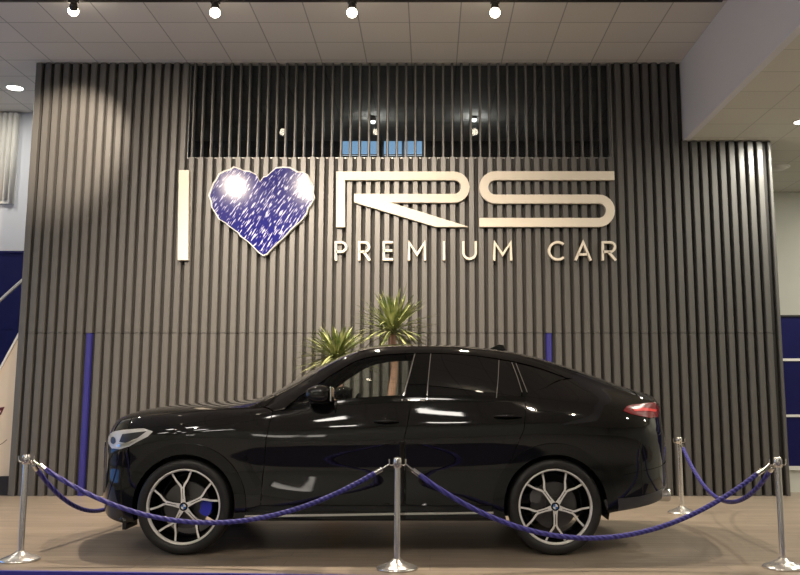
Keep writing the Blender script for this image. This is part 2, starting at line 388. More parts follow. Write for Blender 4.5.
struct(b.build('wall_front', M['white_wall']))
for k, (x0, x1) in enumerate(SHOP):
    w = MB(); w.box(x0, x1, -6.06, -6.03, ZA, ZB_); g = struct(w.build('window_%d' % (5 + k), M['added_front_glow']), 'added glowing window behind the viewer for sheen on the slats')  # unseen windows, added for sheen on the slats and patches on the doors
    w = MB()
    for x in (x0, (x0 + x1) / 2 - .03, x1 - .06): w.box(x, x + .06, -6.08, -5.98, ZA, ZB_)
    for z in (ZA, ZB_ - .06): w.box(x0, x1, -6.08, -5.98, z, z + .06)
    w.build('window_frame', M['lamp_black'], g)
YB = 14.3
b = MB(); b.box(XR - .6, 9, YB, YB + .1, 0, ZC); struct(b.build('wall_far_right', M['white_wall']))
YBL = 13.4
b = MB(); b.box(-9, XL + .8, YBL, YBL + .1, 0, ZC); struct(b.build('wall_far_left', M['cool_wall']))

# ---- left background: ribbed panel, blue wall panel, staircase side with rail
x1, z1 = at(17, 118, YBL - .1); x0, z0 = at(0, 206, YBL - .1)
b = MB()
for i in range(14):
    xx = x1 - .075 - i * .085
    pr = [(xx + .0425 + .034 * math.cos(PI * k / 8), YBL - .04 - .045 * math.sin(PI * k / 8)) for k in range(9)]
    zlo = z0 + .10 * math.sin(i * 1.1) * .6 + .05
    vs = [(p[0], p[1], zlo) for p in pr] + [(p[0], p[1], ZC - .02) for p in pr]
    b.add(vs, [(k, k + 9, k + 10, k + 1) for k in range(8)] + [tuple(range(9))], 0, True)
b.box(x1 - 14 * .085 - .08, x1, YBL - .045, YBL, z0 + .05, ZC - .02)
tag(b.build('ribbed_panel', M['white'], None, (x1, YBL, z0)), 'white vertically ribbed panel on the far left wall under the ceiling', 'wall panel')
xq, zq = at(29, 253, YBL - .3)
b = MB(); b.box(-8.9, xq + .6, YBL - .3, YBL - .22, 0, zq); b.box(-8.9, xq + .6, YBL - .32, YBL - .2, zq, zq + .03, 0)
for i in range(4): b.box(-8.9, xq + .6, YBL - .306, YBL - .3, .35 + i * .62, .36 + i * .62)
tag(b.build('partition', M['navy'], None, ((xq - 8) / 2, YBL - .26, 0)), 'navy blue partition behind the stair rail at the far left', 'partition')
SY = WY + .10                                # staircase side
pts = [at(-60, 420, SY), at(19, 336, SY), at(19, 336, SY), at(13.5, 475, SY), at(-60, 475, SY)]
t = thing('staircase', 'cream staircase side with sloping top beside the slatted wall', 'staircase', (pts[3][0] - .4, SY, 0))
o = (pts[3][0] - .4, SY, 0)
xe = XL + .02
A = at(0, 371, SY); B = at(19, 336, SY); s2 = (B[1] - A[1]) / (B[0] - A[0]); zt = lambda x: A[1] + s2 * (x - A[0])
zp = at(5, 476, SY)[1]
b = MB(); b.prism([(-8, zp), (xe, zp), (xe, zt(xe)), (max(-8, A[0] - (A[1] - zp - .1) / s2), zp + .1), (-8, zp + .1)], SY, SY + .12)
b.build('side_panel', M['cream'], t, o)
b = MB(); b.prism([(A[0] - 1.2, zt(A[0] - 1.2) - .01), (xe, zt(xe) - .01), (xe, zt(xe) + .05), (A[0] - 1.2, zt(A[0] - 1.2) + .05)], SY - .02, SY + .16); b.build('stringer_cap', M['white'], t, o)
b = MB(); b.box(-8, xe, SY - .035, SY + .12, 0, zp); b.build('plinth', M['satin_black'], t, o)
g = [at(px, py, SY - .004) for px, py in ((-3, 408), (4.6, 406.8), (1.0, 414.5), (-1.5, 416), (1.2, 410.5), (-3, 411))]
b = MB(); b.prism(g, SY - .004, SY - .0005); b.build('printed_mark', M['red_mark'], t, o)
b = MB(); b.ribbon([at(px, py, SY) for px, py in ((-4, 446.5), (0, 444.8), (3.5, 442.5), (7, 439.6))], .010, SY - .003, SY - .0005); b.build('printed_line', M['thin_line'], t, o)
hy = SY + .9
h0 = at(-25, 322, hy); h1 = at(0, 300.5, hy); h2 = at(25, 278, hy)
b = MB(); b.tube([(h0[0], hy, h0[1]), (h1[0], hy, h1[1]), (h2[0], hy, h2[1])], .024, 10)
for q in (h0, h2): b.tube([(q[0], hy, 0), (q[0], hy, q[1])], .018, 8)
b.build('handrail', M['alu'], t, o)
# ---- right background: blue panelled unit
UY = WY + .42; ux0 = XR - .25
zs_ = [at(790, y, UY)[1] for y in (498, 470, 466, 417, 414.5, 361, 358.5, 317)]
t = thing('panel_unit', 'navy blue panelled unit with white joints right of the slatted wall', 'cabinet', (6.5, UY, 0)); o = (6.5, UY, 0)
b = MB(); b.box(ux0, 8.9, UY + .02, UY + .5, 0, zs_[1]); b.build('base', M['white_wall'], t, o)
for (za, zc_) in ((zs_[2], zs_[3]), (zs_[4], zs_[5]), (zs_[6], zs_[7])):
    b = MB()
    for k in range(3): b.box(ux0 + k * 1.5, ux0 + k * 1.5 + 1.494, UY, UY + .5, za, zc_)
    b.build('panel', M['navy'], t, o)
for (za, zc_) in ((zs_[1], zs_[2]), (zs_[3], zs_[4]), (zs_[5], zs_[6])):
    b = MB(); b.box(ux0, 8.9, UY - .012, UY + .5, za, zc_); b.build('joint_strip', M['white'], t, o)
b = MB(); b.box(ux0, 8.9, UY - .012, UY + .5, zs_[7], zs_[7] + .025); b.build('top_edge', M['satin_black'], t, o)

# downlights
def downlight(x, y, z, r, label, e=9):
    t = thing('downlight', label, 'ceiling light', (x, y, z), None)
    w = MB(); w.lathe([(r, -.001), (r + .025, -.012), (r + .03, 0)], n=28); w.build('trim_ring', M['white'], t)
    w = MB(); w.lathe([(0, -.006), (r * .6, -.007), (r, -.003)], n=28); w.build('diffuser', M['downlight'], t)
    ld = bpy.data.lights.new('downlight_lamp', 'AREA'); ld.shape = 'DISK'; ld.size = r * 2; ld.energy = e; ld.color = (1, .95, .82)
    lo = bpy.data.objects.new('downlight_lamp', ld); C.objects.link(lo); lo.parent = t; lo.location = (0, 0, -.02)
    return t
def ceil_at(px, py, z):
    x, y, zz = ray(px, py); q = (z - H) / zz
    return x * q, y * q
x, y = ceil_at(15, 88, ZC); downlight(x, y, ZC, .11, 'round lit downlight in the ceiling left of the slatted wall', 30)
x, y = ceil_at(802, 122, ZS); downlight(x, y, ZS, .09, 'round lit downlight in the lower ceiling at the right edge', 90)
for x_, y_ in ((5.4, 8.6), (7.6, 8.6), (7.6, 12.4), (5.4, 5.4)): downlight(x_, y_, ZS, .09, 'added unseen downlight in the lower ceiling brightening the right side', 70)['group'] = 'added downlights in the lower ceiling'  # unseen lamps added to brighten the right background
for x_, y_ in ((-7.4, 12.3), (-7.4, 9.6)): downlight(x_, y_, ZC, .11, 'added unseen downlight in the ceiling brightening the left background', 30)['group'] = 'added downlights left of the wall'  # unseen lamps added to brighten the left background
x, y = ceil_at(777, 167, ZS); t = thing('air_vent', 'small white vent in the lower ceiling right of the slatted wall', 'vent', (x, y, ZS))
w = MB(); w.lathe([(0, -.05), (.10, -.045), (.15, -.012), (.15, 0)], n=24); w.build('cone', M['white'], t)
w = MB(); w.lathe([(.15, -.014), (.18, -.01), (.185, 0)], n=24); w.build('flange', M['white'], t)

# ceiling light panels of the hall (overhead, ahead of the platform)
for i, (x, y) in enumerate([(x_, y_) for y_ in (2.4, -.6, -3.6) for x_ in (-7.4, -5.6, -3.8, -2.0, -.2)]):
    t = thing('ceiling_panel_light', 'flat lit ceiling panel over the hall in front of the platform', 'ceiling light', (x, y, ZC), 'ceiling panel lights over the hall')
    w = MB(); w.box(-.3, .3, -.3, .3, -.012, 0); w.build('frame', M['white'], t)
    w = MB(); w.box(-.27, .27, -.27, .27, -.016, -.0125); w.build('diffuser', M['panel_light'], t)

# track lights
def spot_head(name, x, y, z, target, power, label, group, size=math.radians(62)):
    t = thing(name, label, 'spotlight', (x, y, z), group)
    d = (Vector(target) - Vector((x, y, z))).normalized(); q = d.to_track_quat('Z', 'Y').to_matrix().to_4x4()
    w = MB(); w.lathe([(0, -.035), (.028, -.035), (.036, -.02), (.046, .03), (.046, .04), (.03, .04), (0, .03)], n=24)
    s = w.build('lamp_head', M['lamp_black'], t); s.matrix_local = q
    w = MB(); w.lathe([(0, .138), (.022, .134), (.042, .120), (.055, .098), (.057, .080), (.050, .058), (.034, .041)], n=20); s2_ = w.build('bulb', M['bulb'], t); s2_.matrix_local = q
    w = MB(); w.tube([(0, 0, 0), (0, 0, .0), (0, .0, TZ - z)], .012, 8); w.box(-.05, .05, -.02, .02, TZ - z - .02, TZ - z + .0); w.build('bracket', M['lamp_black'], t)
    ld = bpy.data.lights.new('spot', 'SPOT'); ld.energy = power; ld.color = (1.0, .84, .66); ld.spot_size = size; ld.spot_blend = .8; ld.shadow_soft_size = .05
    lo = bpy.data.objects.new('spot_beam', ld); C.objects.link(lo); lo.parent = t
    lo.matrix_local = Matrix.Translation(d * .15) @ d.to_track_quat('-Z', 'Y').to_matrix().to_4x4()
    return t
TY = 9.12; zl = at(215, 5.5, TY)[1]; TZ = at(215, 1.5, TY)[1]
def track(y, label):
    t = thing('light_track', label, 'light track', (-1, y, TZ))
    w = MB(); w.box(-5.5, 4.2, -.022, .022, 0, .035); w.build('rail', M['lamp_black'], t)
    for x in (-4.4, -1.4, 1.6, 3.2):
        w = MB(); w.tube([(x, 0, .035), (x, 0, ZC - TZ)], .008, 6); w.build('drop_rod', M['lamp_black'], t)
    return t
track(TY, 'black ceiling track carrying the four lit spotlights before the slatted wall')
places = ['over the left end of the wall', 'above the heart sign', 'above the letter R sign', 'above the letter S sign']
for i, px in enumerate((73, 215, 352, 495)):
    x = at(px, 13, TY)[0]
    tx = (at(72, 125, WY), at(225, 190, WY), at(365, 190, WY), at(500, 200, WY))[i]
    spot_head('track_spotlight', x, TY, zl, ((tx[0], WY, tx[1] - .25) if i == 0 else (x, TY - .1, 0)), (900, 900, 820, 380)[i], 'black track spotlight with lit bulb ' + places[i], 'track spotlights before the wall', math.radians((44, 120, 120, 120)[i]))
TY2 = 4.8
track(TY2, 'black ceiling track with lit spotlights over the platform front edge')
for i, x in enumerate((-3.95, -2.45, -.95, .55)):
    spot_head('track_spotlight', x, TY2, zl, (x * .92, WY, (2.7, 2.45, 2.45, 2.9)[i]), (760, 1120, 1120, 470)[i], 'black track spotlight over the platform front edge aimed at the sign wall', 'track spotlights over the platform edge', math.radians(55))

TY3 = 1.9  # extra unseen track, added to put lamp glints on the car
track(TY3, 'added unseen ceiling track with small lamps for glints on the car')
for i in range(6):
    spot_head('track_spotlight', -5.2 + i * 1.6, TY3, zl, (-5.0 + i * 1.5, 8.0, .8), 120, 'added unseen track spotlight over the hall floor for glints on the car', 'added track spotlights over the hall floor', math.radians(50))

# ================================================================== SIGN
LY0, LY1 = WY - .06, WY - .003
def L_(px, py): return at(px, py, LY0)
def sign(name, label, shapes, mats=None, cat='sign letter', group=None, back=LY1):
    b = MB()
    for kind, pts, w in shapes:
        if kind == 'r': b.ribbon([L_(*p) for p in pts], w * .0126, LY0, back)
        else: b.prism([L_(*p) for p in pts], LY0, back)
    xs = [v[0] for v in b.v]; zs = [v[2] for v in b.v]
    o = b.build(name, mats or M['letter'], None, ((min(xs) + max(xs)) / 2, LY1, min(zs)))
    return tag(o, label, cat, group)
def arc(cx, cy, r, a0, a1, n=12): return [(cx + r * math.cos(math.radians(a0 + (a1 - a0) * i / n)), cy - r * math.sin(math.radians(a0 + (a1 - a0) * i / n))) for i in range(n + 1)]
ib = [L_(180.2, 170), L_(176.6, 260)]
sign('letter_bar', 'tall cream bar letter I on the wall left of the blue heart', [('p', [(177.6, 260), (188.0, 260), (188.8, 170), (178.8, 170)], 0)])
sign('letter_r', 'large cream letter R cut from one bent band on the slatted wall', [
    ('r', [(340.6, 227), (340.6, 175.7), (454, 175.7)] + arc(454, 187, 11.2, 90, -90)[1:] + [(354, 198)], 9.0),
    ('p', [(354, 202.2), (435.6, 226.7), (468.5, 226.7), (389.7, 202.2)], 0)], group=None)
sign('letter_s', 'large cream letter S cut from one bent band on the slatted wall', [
    ('r', [(614.4, 175.5), (495.5, 175.5)] + arc(495.5, 187.2, 11.7, 90, 270)[1:] + [(598.8, 198.9)] + arc(598.8, 210.6, 11.7, 90, -90)[1:] + [(479.4, 222.3)], 9.2)])
T, Bm = 241.0, 260.4; mid = 250.5; sw = 2.3
def small(ch, x0, x1, label):
    t_, b_ = T + sw / 2, Bm - sw / 2
    xc = (x0 + x1) / 2
    if ch == 'P' or ch == 'R':
        r = (251.6 - t_) / 2; xr = x1 - r - (1.2 if ch == 'R' else 0)
        sh = [('r', [(x0 + 1, Bm), (x0 + 1, t_), (xr, t_)] + arc(xr, t_ + r, r, 90, -90)[1:] + [(x0 + 1, 251.6)], sw)]
        if ch == 'R': sh.append(('r', [(xc - .6, 251.6), (x1 - .4, Bm)], sw * 1.1))
    elif ch == 'E': sh = [('r', [(x1, t_), (x0 + 1, t_), (x0 + 1, b_), (x1, b_)], sw), ('r', [(x0 + 1, 250.4), (x1 - .8, 250.4)], sw)]
    elif ch == 'M': sh = [('r', [(x0 + .8, Bm), (x0 + 1.3, T + 1.5), (xc, 254.5), (x1 - 1.3, T + 1.5), (x1 - .8, Bm)], sw)]
    elif ch == 'I': sh = [('r', [(xc, Bm), (xc, T)], sw)]
    elif ch == 'U': sh = [('r', [(x0 + 1, T), (x0 + 1, 252.5)] + arc(xc, 252.5, (x1 - x0) / 2 - 1, 180, 360)[1:] + [(x1 - 1, T)], sw)]
    elif ch == 'C': sh = [('r', arc(xc + .6, 250.7, 8.7, 48, 312, 20), sw)]
    elif ch == 'A': sh = [('r', [(x0 + .6, Bm), (xc, T + 1.2), (x1 - .6, Bm)], sw), ('r', [(x0 + 3.4, 254.3), (x1 - 3.4, 254.3)], sw)]
    sign('small_letter', label, sh, group='small letters under the large sign')
for ch, x0, x1, lb in [('P', 334.8, 346, 'small cream letter P starting the lower sign line'), ('R', 358.2, 370.2, 'small cream letter R between P and E in the lower sign line'),
        ('E', 382.8, 393, 'small cream letter E in the lower sign line'), ('M', 408, 425.8, 'small cream letter M between E and I in the lower sign line'),
        ('I', 442.8, 445.2, 'small cream letter I in the lower sign line'), ('U', 462.4, 476.8, 'small cream letter U in the lower sign line'),
        ('M', 493.4, 512, 'small cream letter M after U in the lower sign line'), ('C', 548.6, 566, 'small cream letter C starting the last word of the sign'),
        ('A', 575, 591.6, 'small cream letter A in the last word of the sign'), ('R', 602, 616.4, 'small cream letter R ending the lower sign line')]:
    small(ch, x0, x1, lb)
hp = [(450, 133), (432, 97), (400, 80), (372, 78), (345, 66), (318, 57), (300, 70), (270, 78), (243, 93), (228, 122), (214, 140), (203, 170), (192, 203), (203, 232), (206, 262), (226, 292), (243, 322), (272, 338), (300, 362), (338, 388), (352, 408), (380, 428), (402, 447), (440, 487), (466, 506), (486, 497), (512, 468), (540, 441), (572, 412), (600, 381), (632, 352), (655, 332), (684, 298), (692, 268), (712, 242), (726, 212), (718, 190), (722, 165), (704, 128), (690, 98), (668, 84), (640, 82), (602, 60), (565, 58), (530, 62), (506, 84), (485, 104), (468, 108)]
hp = [(170 + x / 5.0, 155 + y / 5.0) for x, y in hp]
hc = L_(263, 215)
t = thing('heart_sign', 'glossy blue scribbled heart with white outline between the letter bar and R', 'sign', (hc[0], LY1, L_(263, 256)[1])); o = tuple(t.location)
b = MB(); b.prism([L_(*p) for p in hp], LY0 - .01, LY1); b.build('backing_board', M['white'], t, o)
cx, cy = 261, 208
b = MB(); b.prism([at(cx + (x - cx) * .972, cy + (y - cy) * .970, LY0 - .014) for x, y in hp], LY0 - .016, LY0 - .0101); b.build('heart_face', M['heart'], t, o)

# ================================================================== THE CAR
YC = 8.19                                    # centre plane of the car
XF, XRR, RW, ZW = -1.970, 1.002, 0.376, 0.376
def fc(xs, ys, q):                           # monotone cubic through (xs, ys)
    xs = np.asarray(xs, float); ys = np.asarray(ys, float); h = np.diff(xs); d = np.diff(ys) / h
    m_ = np.zeros(len(xs)); m_[0] = d[0]; m_[-1] = d[-1]
    for i in range(1, len(xs) - 1):
        if d[i - 1] * d[i] > 0:
            w1 = 2 * h[i] + h[i - 1]; w2 = h[i] + 2 * h[i - 1]; m_[i] = (w1 + w2) / (w1 / d[i - 1] + w2 / d[i])
    i = np.clip(np.searchsorted(xs, q) - 1, 0, len(xs) - 2); t = np.clip((q - xs[i]) / h[i], 0, 1)
    return ys[i] * (2 * t**3 - 3 * t**2 + 1) + m_[i] * h[i] * (t**3 - 2 * t**2 + t) + ys[i + 1] * (3 * t**2 - 2 * t**3) + m_[i + 1] * h[i] * (t**3 - t**2)
GX = np.arange(-2.90, 2.0851, 0.005)
def knots(l): l = sorted(l); return fc([p[0] for p in l], [p[1] for p in l], GX)
def ends(l): return knots([(x + .06 * min(1, max(0, (-2.4 - x) / .35)) - .055 * min(1, max(0, (x - 1.6) / .35)), v) for x, v in l])
def pixz(l, yh=None):                        # (px, py, half width) -> (x, z)
    return [at(a, b_, YC - y) for a, b_, y in l]
Wd = ends([(-2.96, .12), (-2.93, .25), (-2.90, .34), (-2.86, .46), (-2.81, .575), (-2.77, .665), (-2.73, .74), (-2.66, .82), (-2.55, .885), (-2.4, .935), (-2.2, .97), (-1.985, .985), (-1.6, .972), (-1.0, .962), (-.3, .962), (.4, .972), (1.01, .992), (1.35, .985), (1.55, .955), (1.74, .905), (1.85, .85), (1.93, .78), (1.985, .70), (2.03, .59), (2.08, .44), (2.14, .25)])
z8 = knots([(-2.96, .80), (-2.945, .90), (-2.91, .975), (-2.86, 1.02)] + pixz([(126, 417.5, 0), (150, 409.5, 0), (190, 403.5, 0), (230, 400.5, 0), (255, 398.8, 0), (266, 396.8, 0), (300, 378, 0), (330, 361.5, 0), (352, 351.5, 0), (375, 346.6, 0), (400, 344.6, 0), (440, 345.0, 0), (470, 347.2, 0), (500, 350.5, 0), (530, 356, 0), (560, 365, 0), (590, 375, 0), (620, 386.5, 0), (640, 393.5, 0), (650, 398, 0)]) + [(2.04, 1.19), (2.07, 1.07), (2.10, .96), (2.14, .86)])
l6 = [(262, 405, .80), (280, 397.5, .785), (300, 387.5, .76), (330, 369.5, .715), (352, 358.5, .685), (366, 353.2, .665), (400, 349.6, .635), (430, 349, .625), (470, 351, .62), (512, 356.5, .622), (540, 363.5, .635), (566, 373, .65), (600, 386, .675), (630, 396.5, .69), (645, 401.5, .68)]
p6 = pixz(l6)
z6 = knots([(-2.96, .77), (-2.945, .85), (-2.91, .915), (-2.86, .965), (-2.78, 1.01), (-2.6, 1.065), (-2.3, 1.115), (-1.985, 1.14), (-1.7, 1.157)] + p6 + [(2.04, 1.12), (2.07, 1.03), (2.10, .94), (2.14, .85)])
y6 = ends([(-2.96, .05), (-2.93, .10), (-2.86, .27), (-2.81, .38), (-2.77, .46), (-2.73, .53), (-2.66, .615), (-2.55, .69), (-2.4, .74), (-2.2, .77), (-1.985, .785), (-1.6, .80)] + [(p[0], l[2]) for p, l in zip(p6, l6)] + [(1.97, .61), (2.02, .50), (2.08, .32), (2.14, .15)])
z5 = knots([(-2.96, .74), (-2.945, .80), (-2.91, .86), (-2.86, .905), (-2.78, .945), (-2.6, 1.0), (-2.4, 1.04), (-1.985, 1.085), (-1.5, 1.115)] + pixz([(275, 411, .90), (345, 405, .90), (400, 402.5, .905), (440, 402, .91), (500, 402, .92), (560, 403, .92), (600, 405, .90), (630, 409, .85)]) + [(1.92, 1.08), (2.0, 1.04), (2.05, .99), (2.09, .92), (2.14, .82)])
y5 = ends([(-2.96, .07), (-2.93, .14), (-2.86, .35), (-2.81, .47), (-2.77, .56), (-2.73, .64), (-2.66, .735), (-2.55, .81), (-2.4, .862), (-2.2, .893), (-1.985, .905), (-1.5, .905), (-1.0, .90), (0, .905), (.6, .92), (1.01, .93), (1.35, .91), (1.6, .86), (1.78, .79), (1.88, .73), (1.95, .66), (2.0, .59), (2.04, .49), (2.08, .37), (2.14, .2)])
z4 = knots([(-2.96, .70), (-2.9, .76), (-2.8, .80), (-2.5, .855), (-2.2, .905), (-1.985, .925), (-1.7, .93), (-1.45, .915), (-1.2, .895), (-.6, .90), (0, .915), (.6, .945), (1.01, .965), (1.4, .955), (1.8, .93), (2.0, .90), (2.09, .84), (2.14, .78)])
y4 = Wd
y3 = Wd - np.interp(GX, [-2.96, -2.4, -1.5, -1.0, -.2, .5, 1.0, 1.5, 2.14], [.005, .012, .022, .038, .042, .035, .02, .012, .005]); z3 = knots([(-2.96, .62), (-2.5, .66), (-1.5, .66), (0, .66), (1.5, .70), (2.14, .70)])
y2 = Wd - np.interp(GX, [-2.96, -2.4, -1.5, -.5, .5, 1.0, 1.5, 2.14], [0, .01, .012, .02, .016, .015, .01, .0]); z2 = knots([(-2.96, .54), (-2.5, .48), (-1.5, .46), (0, .46), (1.5, .52), (2.14, .58)])
z1 = knots([(-2.96, .44), (-2.9, .42), (-2.8, .355), (-2.7, .305), (-2.6, .265), (-2.45, .24), (-2.0, .275), (1.0, .275), (1.5, .35), (1.75, .385), (1.95, .43), (2.05, .48), (2.14, .55)])
y1 = Wd - np.interp(GX, [-2.96, -2.5, -1.5, 1., 2.14], [.02, .03, .01, .01, .02])
y0 = np.maximum(y1 - .14, y1 * .5); z0 = z1 - .015
kk = np.interp(GX, [-2.96, -1.6, -1.2, -.9, -.5, 1.2, 2.0, 2.14], [.64, .62, .45, .40, .45, .5, .5, .5])
z7 = z6 + (z8 - z6) * kk
y7 = y6 - np.interp(GX, [-2.96, -2.6, -1.7, -1.3, -.9, -.5, 1.0, 1.6, 2.14], [.02, .18, .22, .15, .075, .07, .07, .10, .12])
CY = np.stack([y0, y1, y2, y3, y4, y5, y6, y7, np.zeros_like(y7)]); CZ = np.stack([z0, z1, z2, z3, z4, z5, z6, z7, z8])
DS = 0.02; SG = np.arange(0, 8 + DS / 2, DS)
def tang(Cv, endz):                          # limited tangents per section, unit spacing
    d = np.diff(Cv, axis=0); m_ = np.zeros_like(Cv)
    a, b_ = d[:-1], d[1:]; pos = a * b_ > 0
    m_[1:-1] = np.where(pos, 2 * a * b_ / np.where(pos, a + b_, 1), 0); m_[0] = d[0]; m_[-1] = 0 if endz else d[-1]
    return m_
def fill(Cv, endz):
    m_ = tang(Cv, endz); i = np.clip(SG.astype(int), 0, 7); t = (SG - i)[:, None]
    return Cv[i] * (2 * t**3 - 3 * t**2 + 1) + m_[i] * (t**3 - 2 * t**2 + t) + Cv[i + 1] * (3 * t**2 - 2 * t**3) + m_[i + 1] * (t**3 - t**2)
SYg, SZg = fill(CY, False), fill(CZ, True)   # [s, x]
def bil(G, x, s):
    a = min(max((x - GX[0]) / .005, 0), len(GX) - 1.001); b_ = min(max(s / DS, 0), len(SG) - 1.001)
    i, j = int(a), int(b_); u, v = a - i, b_ - j
    return (G[j, i] * (1 - u) + G[j, i + 1] * u) * (1 - v) + (G[j + 1, i] * (1 - u) + G[j + 1, i + 1] * u) * v
def SP(x, s): return Vector((x, -bil(SYg, x, s), bil(SZg, x, s)))      # near side point, y from the centre plane
def SN(x, s):
    e, es = .012, .06
    a = SP(min(x + e, 2.08), s) - SP(max(x - e, -2.897), s); b_ = SP(x, min(s + es, 8)) - SP(x, max(s - es, 0))
    n = a.cross(b_)
    return n.normalized() if n.length > 1e-9 else Vector((0, -1, 0))
def s_of_z(x, z, lo=1.0, hi=7.0):
    for _ in range(30):
        mid_ = (lo + hi) / 2
        if bil(SZg, x, mid_) < z: lo = mid_
        else: hi = mid_
    return (lo + hi) / 2
def U(px, py):                               # picture point -> (x, s) on the near flank
    # march along the line of sight until it meets the flank
    def gap(y):
        x, z = at(px, py, YC - y); x = min(max(x, -2.895), 2.08); s = s_of_z(x, z)
        return y - bil(SYg, x, s), x, s
    lo, hi = None, 1.06
    y = hi
    while y > 0:
        if gap(y)[0] < 0: lo = y; break
        hi = y; y -= .02
    if lo is None: lo = 0
    for _ in range(24):
        mm_ = (lo + hi) / 2
        if gap(mm_)[0] < 0: lo = mm_
        else: hi = mm_
    g_ = gap((lo + hi) / 2)
    return (g_[1], g_[2])
def ZX(x, z): return (x, s_of_z(x, z))
CAR_O = (-.44, YC, 0)
car = thing('car', 'black glossy coupe style suv on the platform behind the blue ropes', 'car', CAR_O)
def dens(poly, k=.06):
    out = []
    for i in range(len(poly)):
        a, b_ = poly[i], poly[(i + 1) % len(poly)]
        n = max(1, int(max(abs(b_[0] - a[0]) / k, abs(b_[1] - a[1]) / .25)))
        for q in range(n): out.append((a[0] + (b_[0] - a[0]) * q / n, a[1] + (b_[1] - a[1]) * q / n))
    return out
def panel(name, m, polys, off=0.0, rim=.03, side=-1, both=False, parent=None, gx=.05, gs=.2, label=None, mi=None):
    # polygons of the (x, s) domain laid on the body surface, with returned edges
    V = []; FC = []; NR = []; MI = []
    for pi, poly in enumerate(polys):
        poly = dens(poly)
        bm = bmesh.new(); vv = [bm.verts.new((p[0], p[1], 0)) for p in poly]
        for t in tessellate_polygon([[Vector((p[0], p[1], 0)) for p in poly]]):
            try: bm.faces.new([vv[i] for i in t])
            except ValueError: pass
        xs = [p[0] for p in poly]; ss = [p[1] for p in poly]
        g = math.ceil(min(xs) / gx) * gx
        while g < max(xs):
            bmesh.ops.bisect_plane(bm, geom=bm.verts[:] + bm.edges[:] + bm.faces[:], plane_co=(g, 0, 0), plane_no=(1, 0, 0), dist=1e-6); g += gx
        g = math.ceil(min(ss) / gs) * gs
        while g < max(ss):
            bmesh.ops.bisect_plane(bm, geom=bm.verts[:] + bm.edges[:] + bm.faces[:], plane_co=(0, g, 0), plane_no=(0, 1, 0), dist=1e-6); g += gs
        bm.normal_update()
        for f in bm.faces:
            if f.normal.z < 0: f.normal_flip()
        bm.verts.index_update()
        P = []; Nn = []
        for v in bm.verts:
            n = SN(v.co.x, v.co.y); q = SP(v.co.x, v.co.y) + n * off
            if v.co.y > 7.999: q.y = 0; n = Vector((n.x, 0, n.z)).normalized()
            P.append(q); Nn.append(n)
        F0 = [tuple(v.index for v in f.verts) for f in bm.faces]
        be = []
        for e in bm.edges:
            if len(e.link_loops) == 1:
                l = e.link_loops[0]
                if v_mid(e) > 7.998: continue
                be.append((l.vert.index, l.link_loop_next.vert.index))
        bm.free()
        for sd in ((-1, 1) if both else (side,)):
            o = len(V); fl = sd > 0
            for q, n in zip(P, Nn):
                V.append((q.x, q.y * (-1 if fl else 1), q.z)); NR.append((n.x, n.y * (-1 if fl else 1), n.z))
            for f in F0: FC.append(tuple(i + o for i in (f[::-1] if fl else f))); MI.append(mi[pi] if mi else 0)
            if rim:
                for a, b_ in be:
                    k = len(V); A, B = P[a], P[b_]; A2 = A - Nn[a] * rim; B2 = B - Nn[b_] * rim
                    nn = (B - A).cross(Nn[a]); nn = nn.normalized() if nn.length > 1e-9 else Nn[a]
                    for q in (A, B, B2, A2):
                        V.append((q.x, q.y * (-1 if fl else 1), q.z)); NR.append((nn.x, nn.y * (-1 if fl else 1), nn.z))
                    q = (k, k + 3, k + 2, k + 1)
                    FC.append(q[::-1] if fl else q); MI.append(mi[pi] if mi else 0)
    me = bpy.data.meshes.new(name)
    oy = 0.0
    me.from_pydata([(v[0] - CAR_O[0], v[1], v[2]) for v in V], [], FC)
    for mm in (m if isinstance(m, (list, tuple)) else [m]): me.materials.append(mm)
    me.polygons.foreach_set('use_smooth', [True] * len(FC)); me.polygons.foreach_set('material_index', MI)
    me.normals_split_custom_set_from_vertices(NR)
    o = bpy.data.objects.new(name, me); C.objects.link(o); o.parent = parent or car
    if label: o['label'] = label
    return o
def v_mid(e): return (e.verts[0].co.y + e.verts[1].co.y) / 2
def both_sides(name, m, polys, **k):
    return [panel(name, m, polys, side=sd, **k) for sd in (-1, 1)]
def arcxz(cx, r, a0, a1, n=26):              # around a wheel centre, counter-clockwise angle from +x
    return [ZX(cx + r * math.cos(math.radians(a0 + (a1 - a0) * i / n)), max(ZW + r * math.sin(math.radians(a0 + (a1 - a0) * i / n)), .25)) for i in range(n + 1)]
RA = .425; zs = .345; aS = math.degrees(math.asin((zs - ZW) / RA))
G = .003
# outline of the side windows in the picture
s1 = [U(273, 412), U(266, 440), U(262.5, 480), U(260.5, 505)]
s2p = [(411, 402), (408, 420), (404.5, 437), (404.5, 470), (405, 505)]
s3p = [(526, 402), (524, 430), (514, 452), (506, 470), (501, 488), (499, 505)]
sh = lambda l, d: [(p[0] + d, p[1]) for p in l]
S2 = [U(*p) for p in s2p]; S3 = [U(*p) for p in s3p]
belt = lambda a, b_, n=8: [(a + (b_ - a) * i / n, 5.0) for i in range(n + 1)]
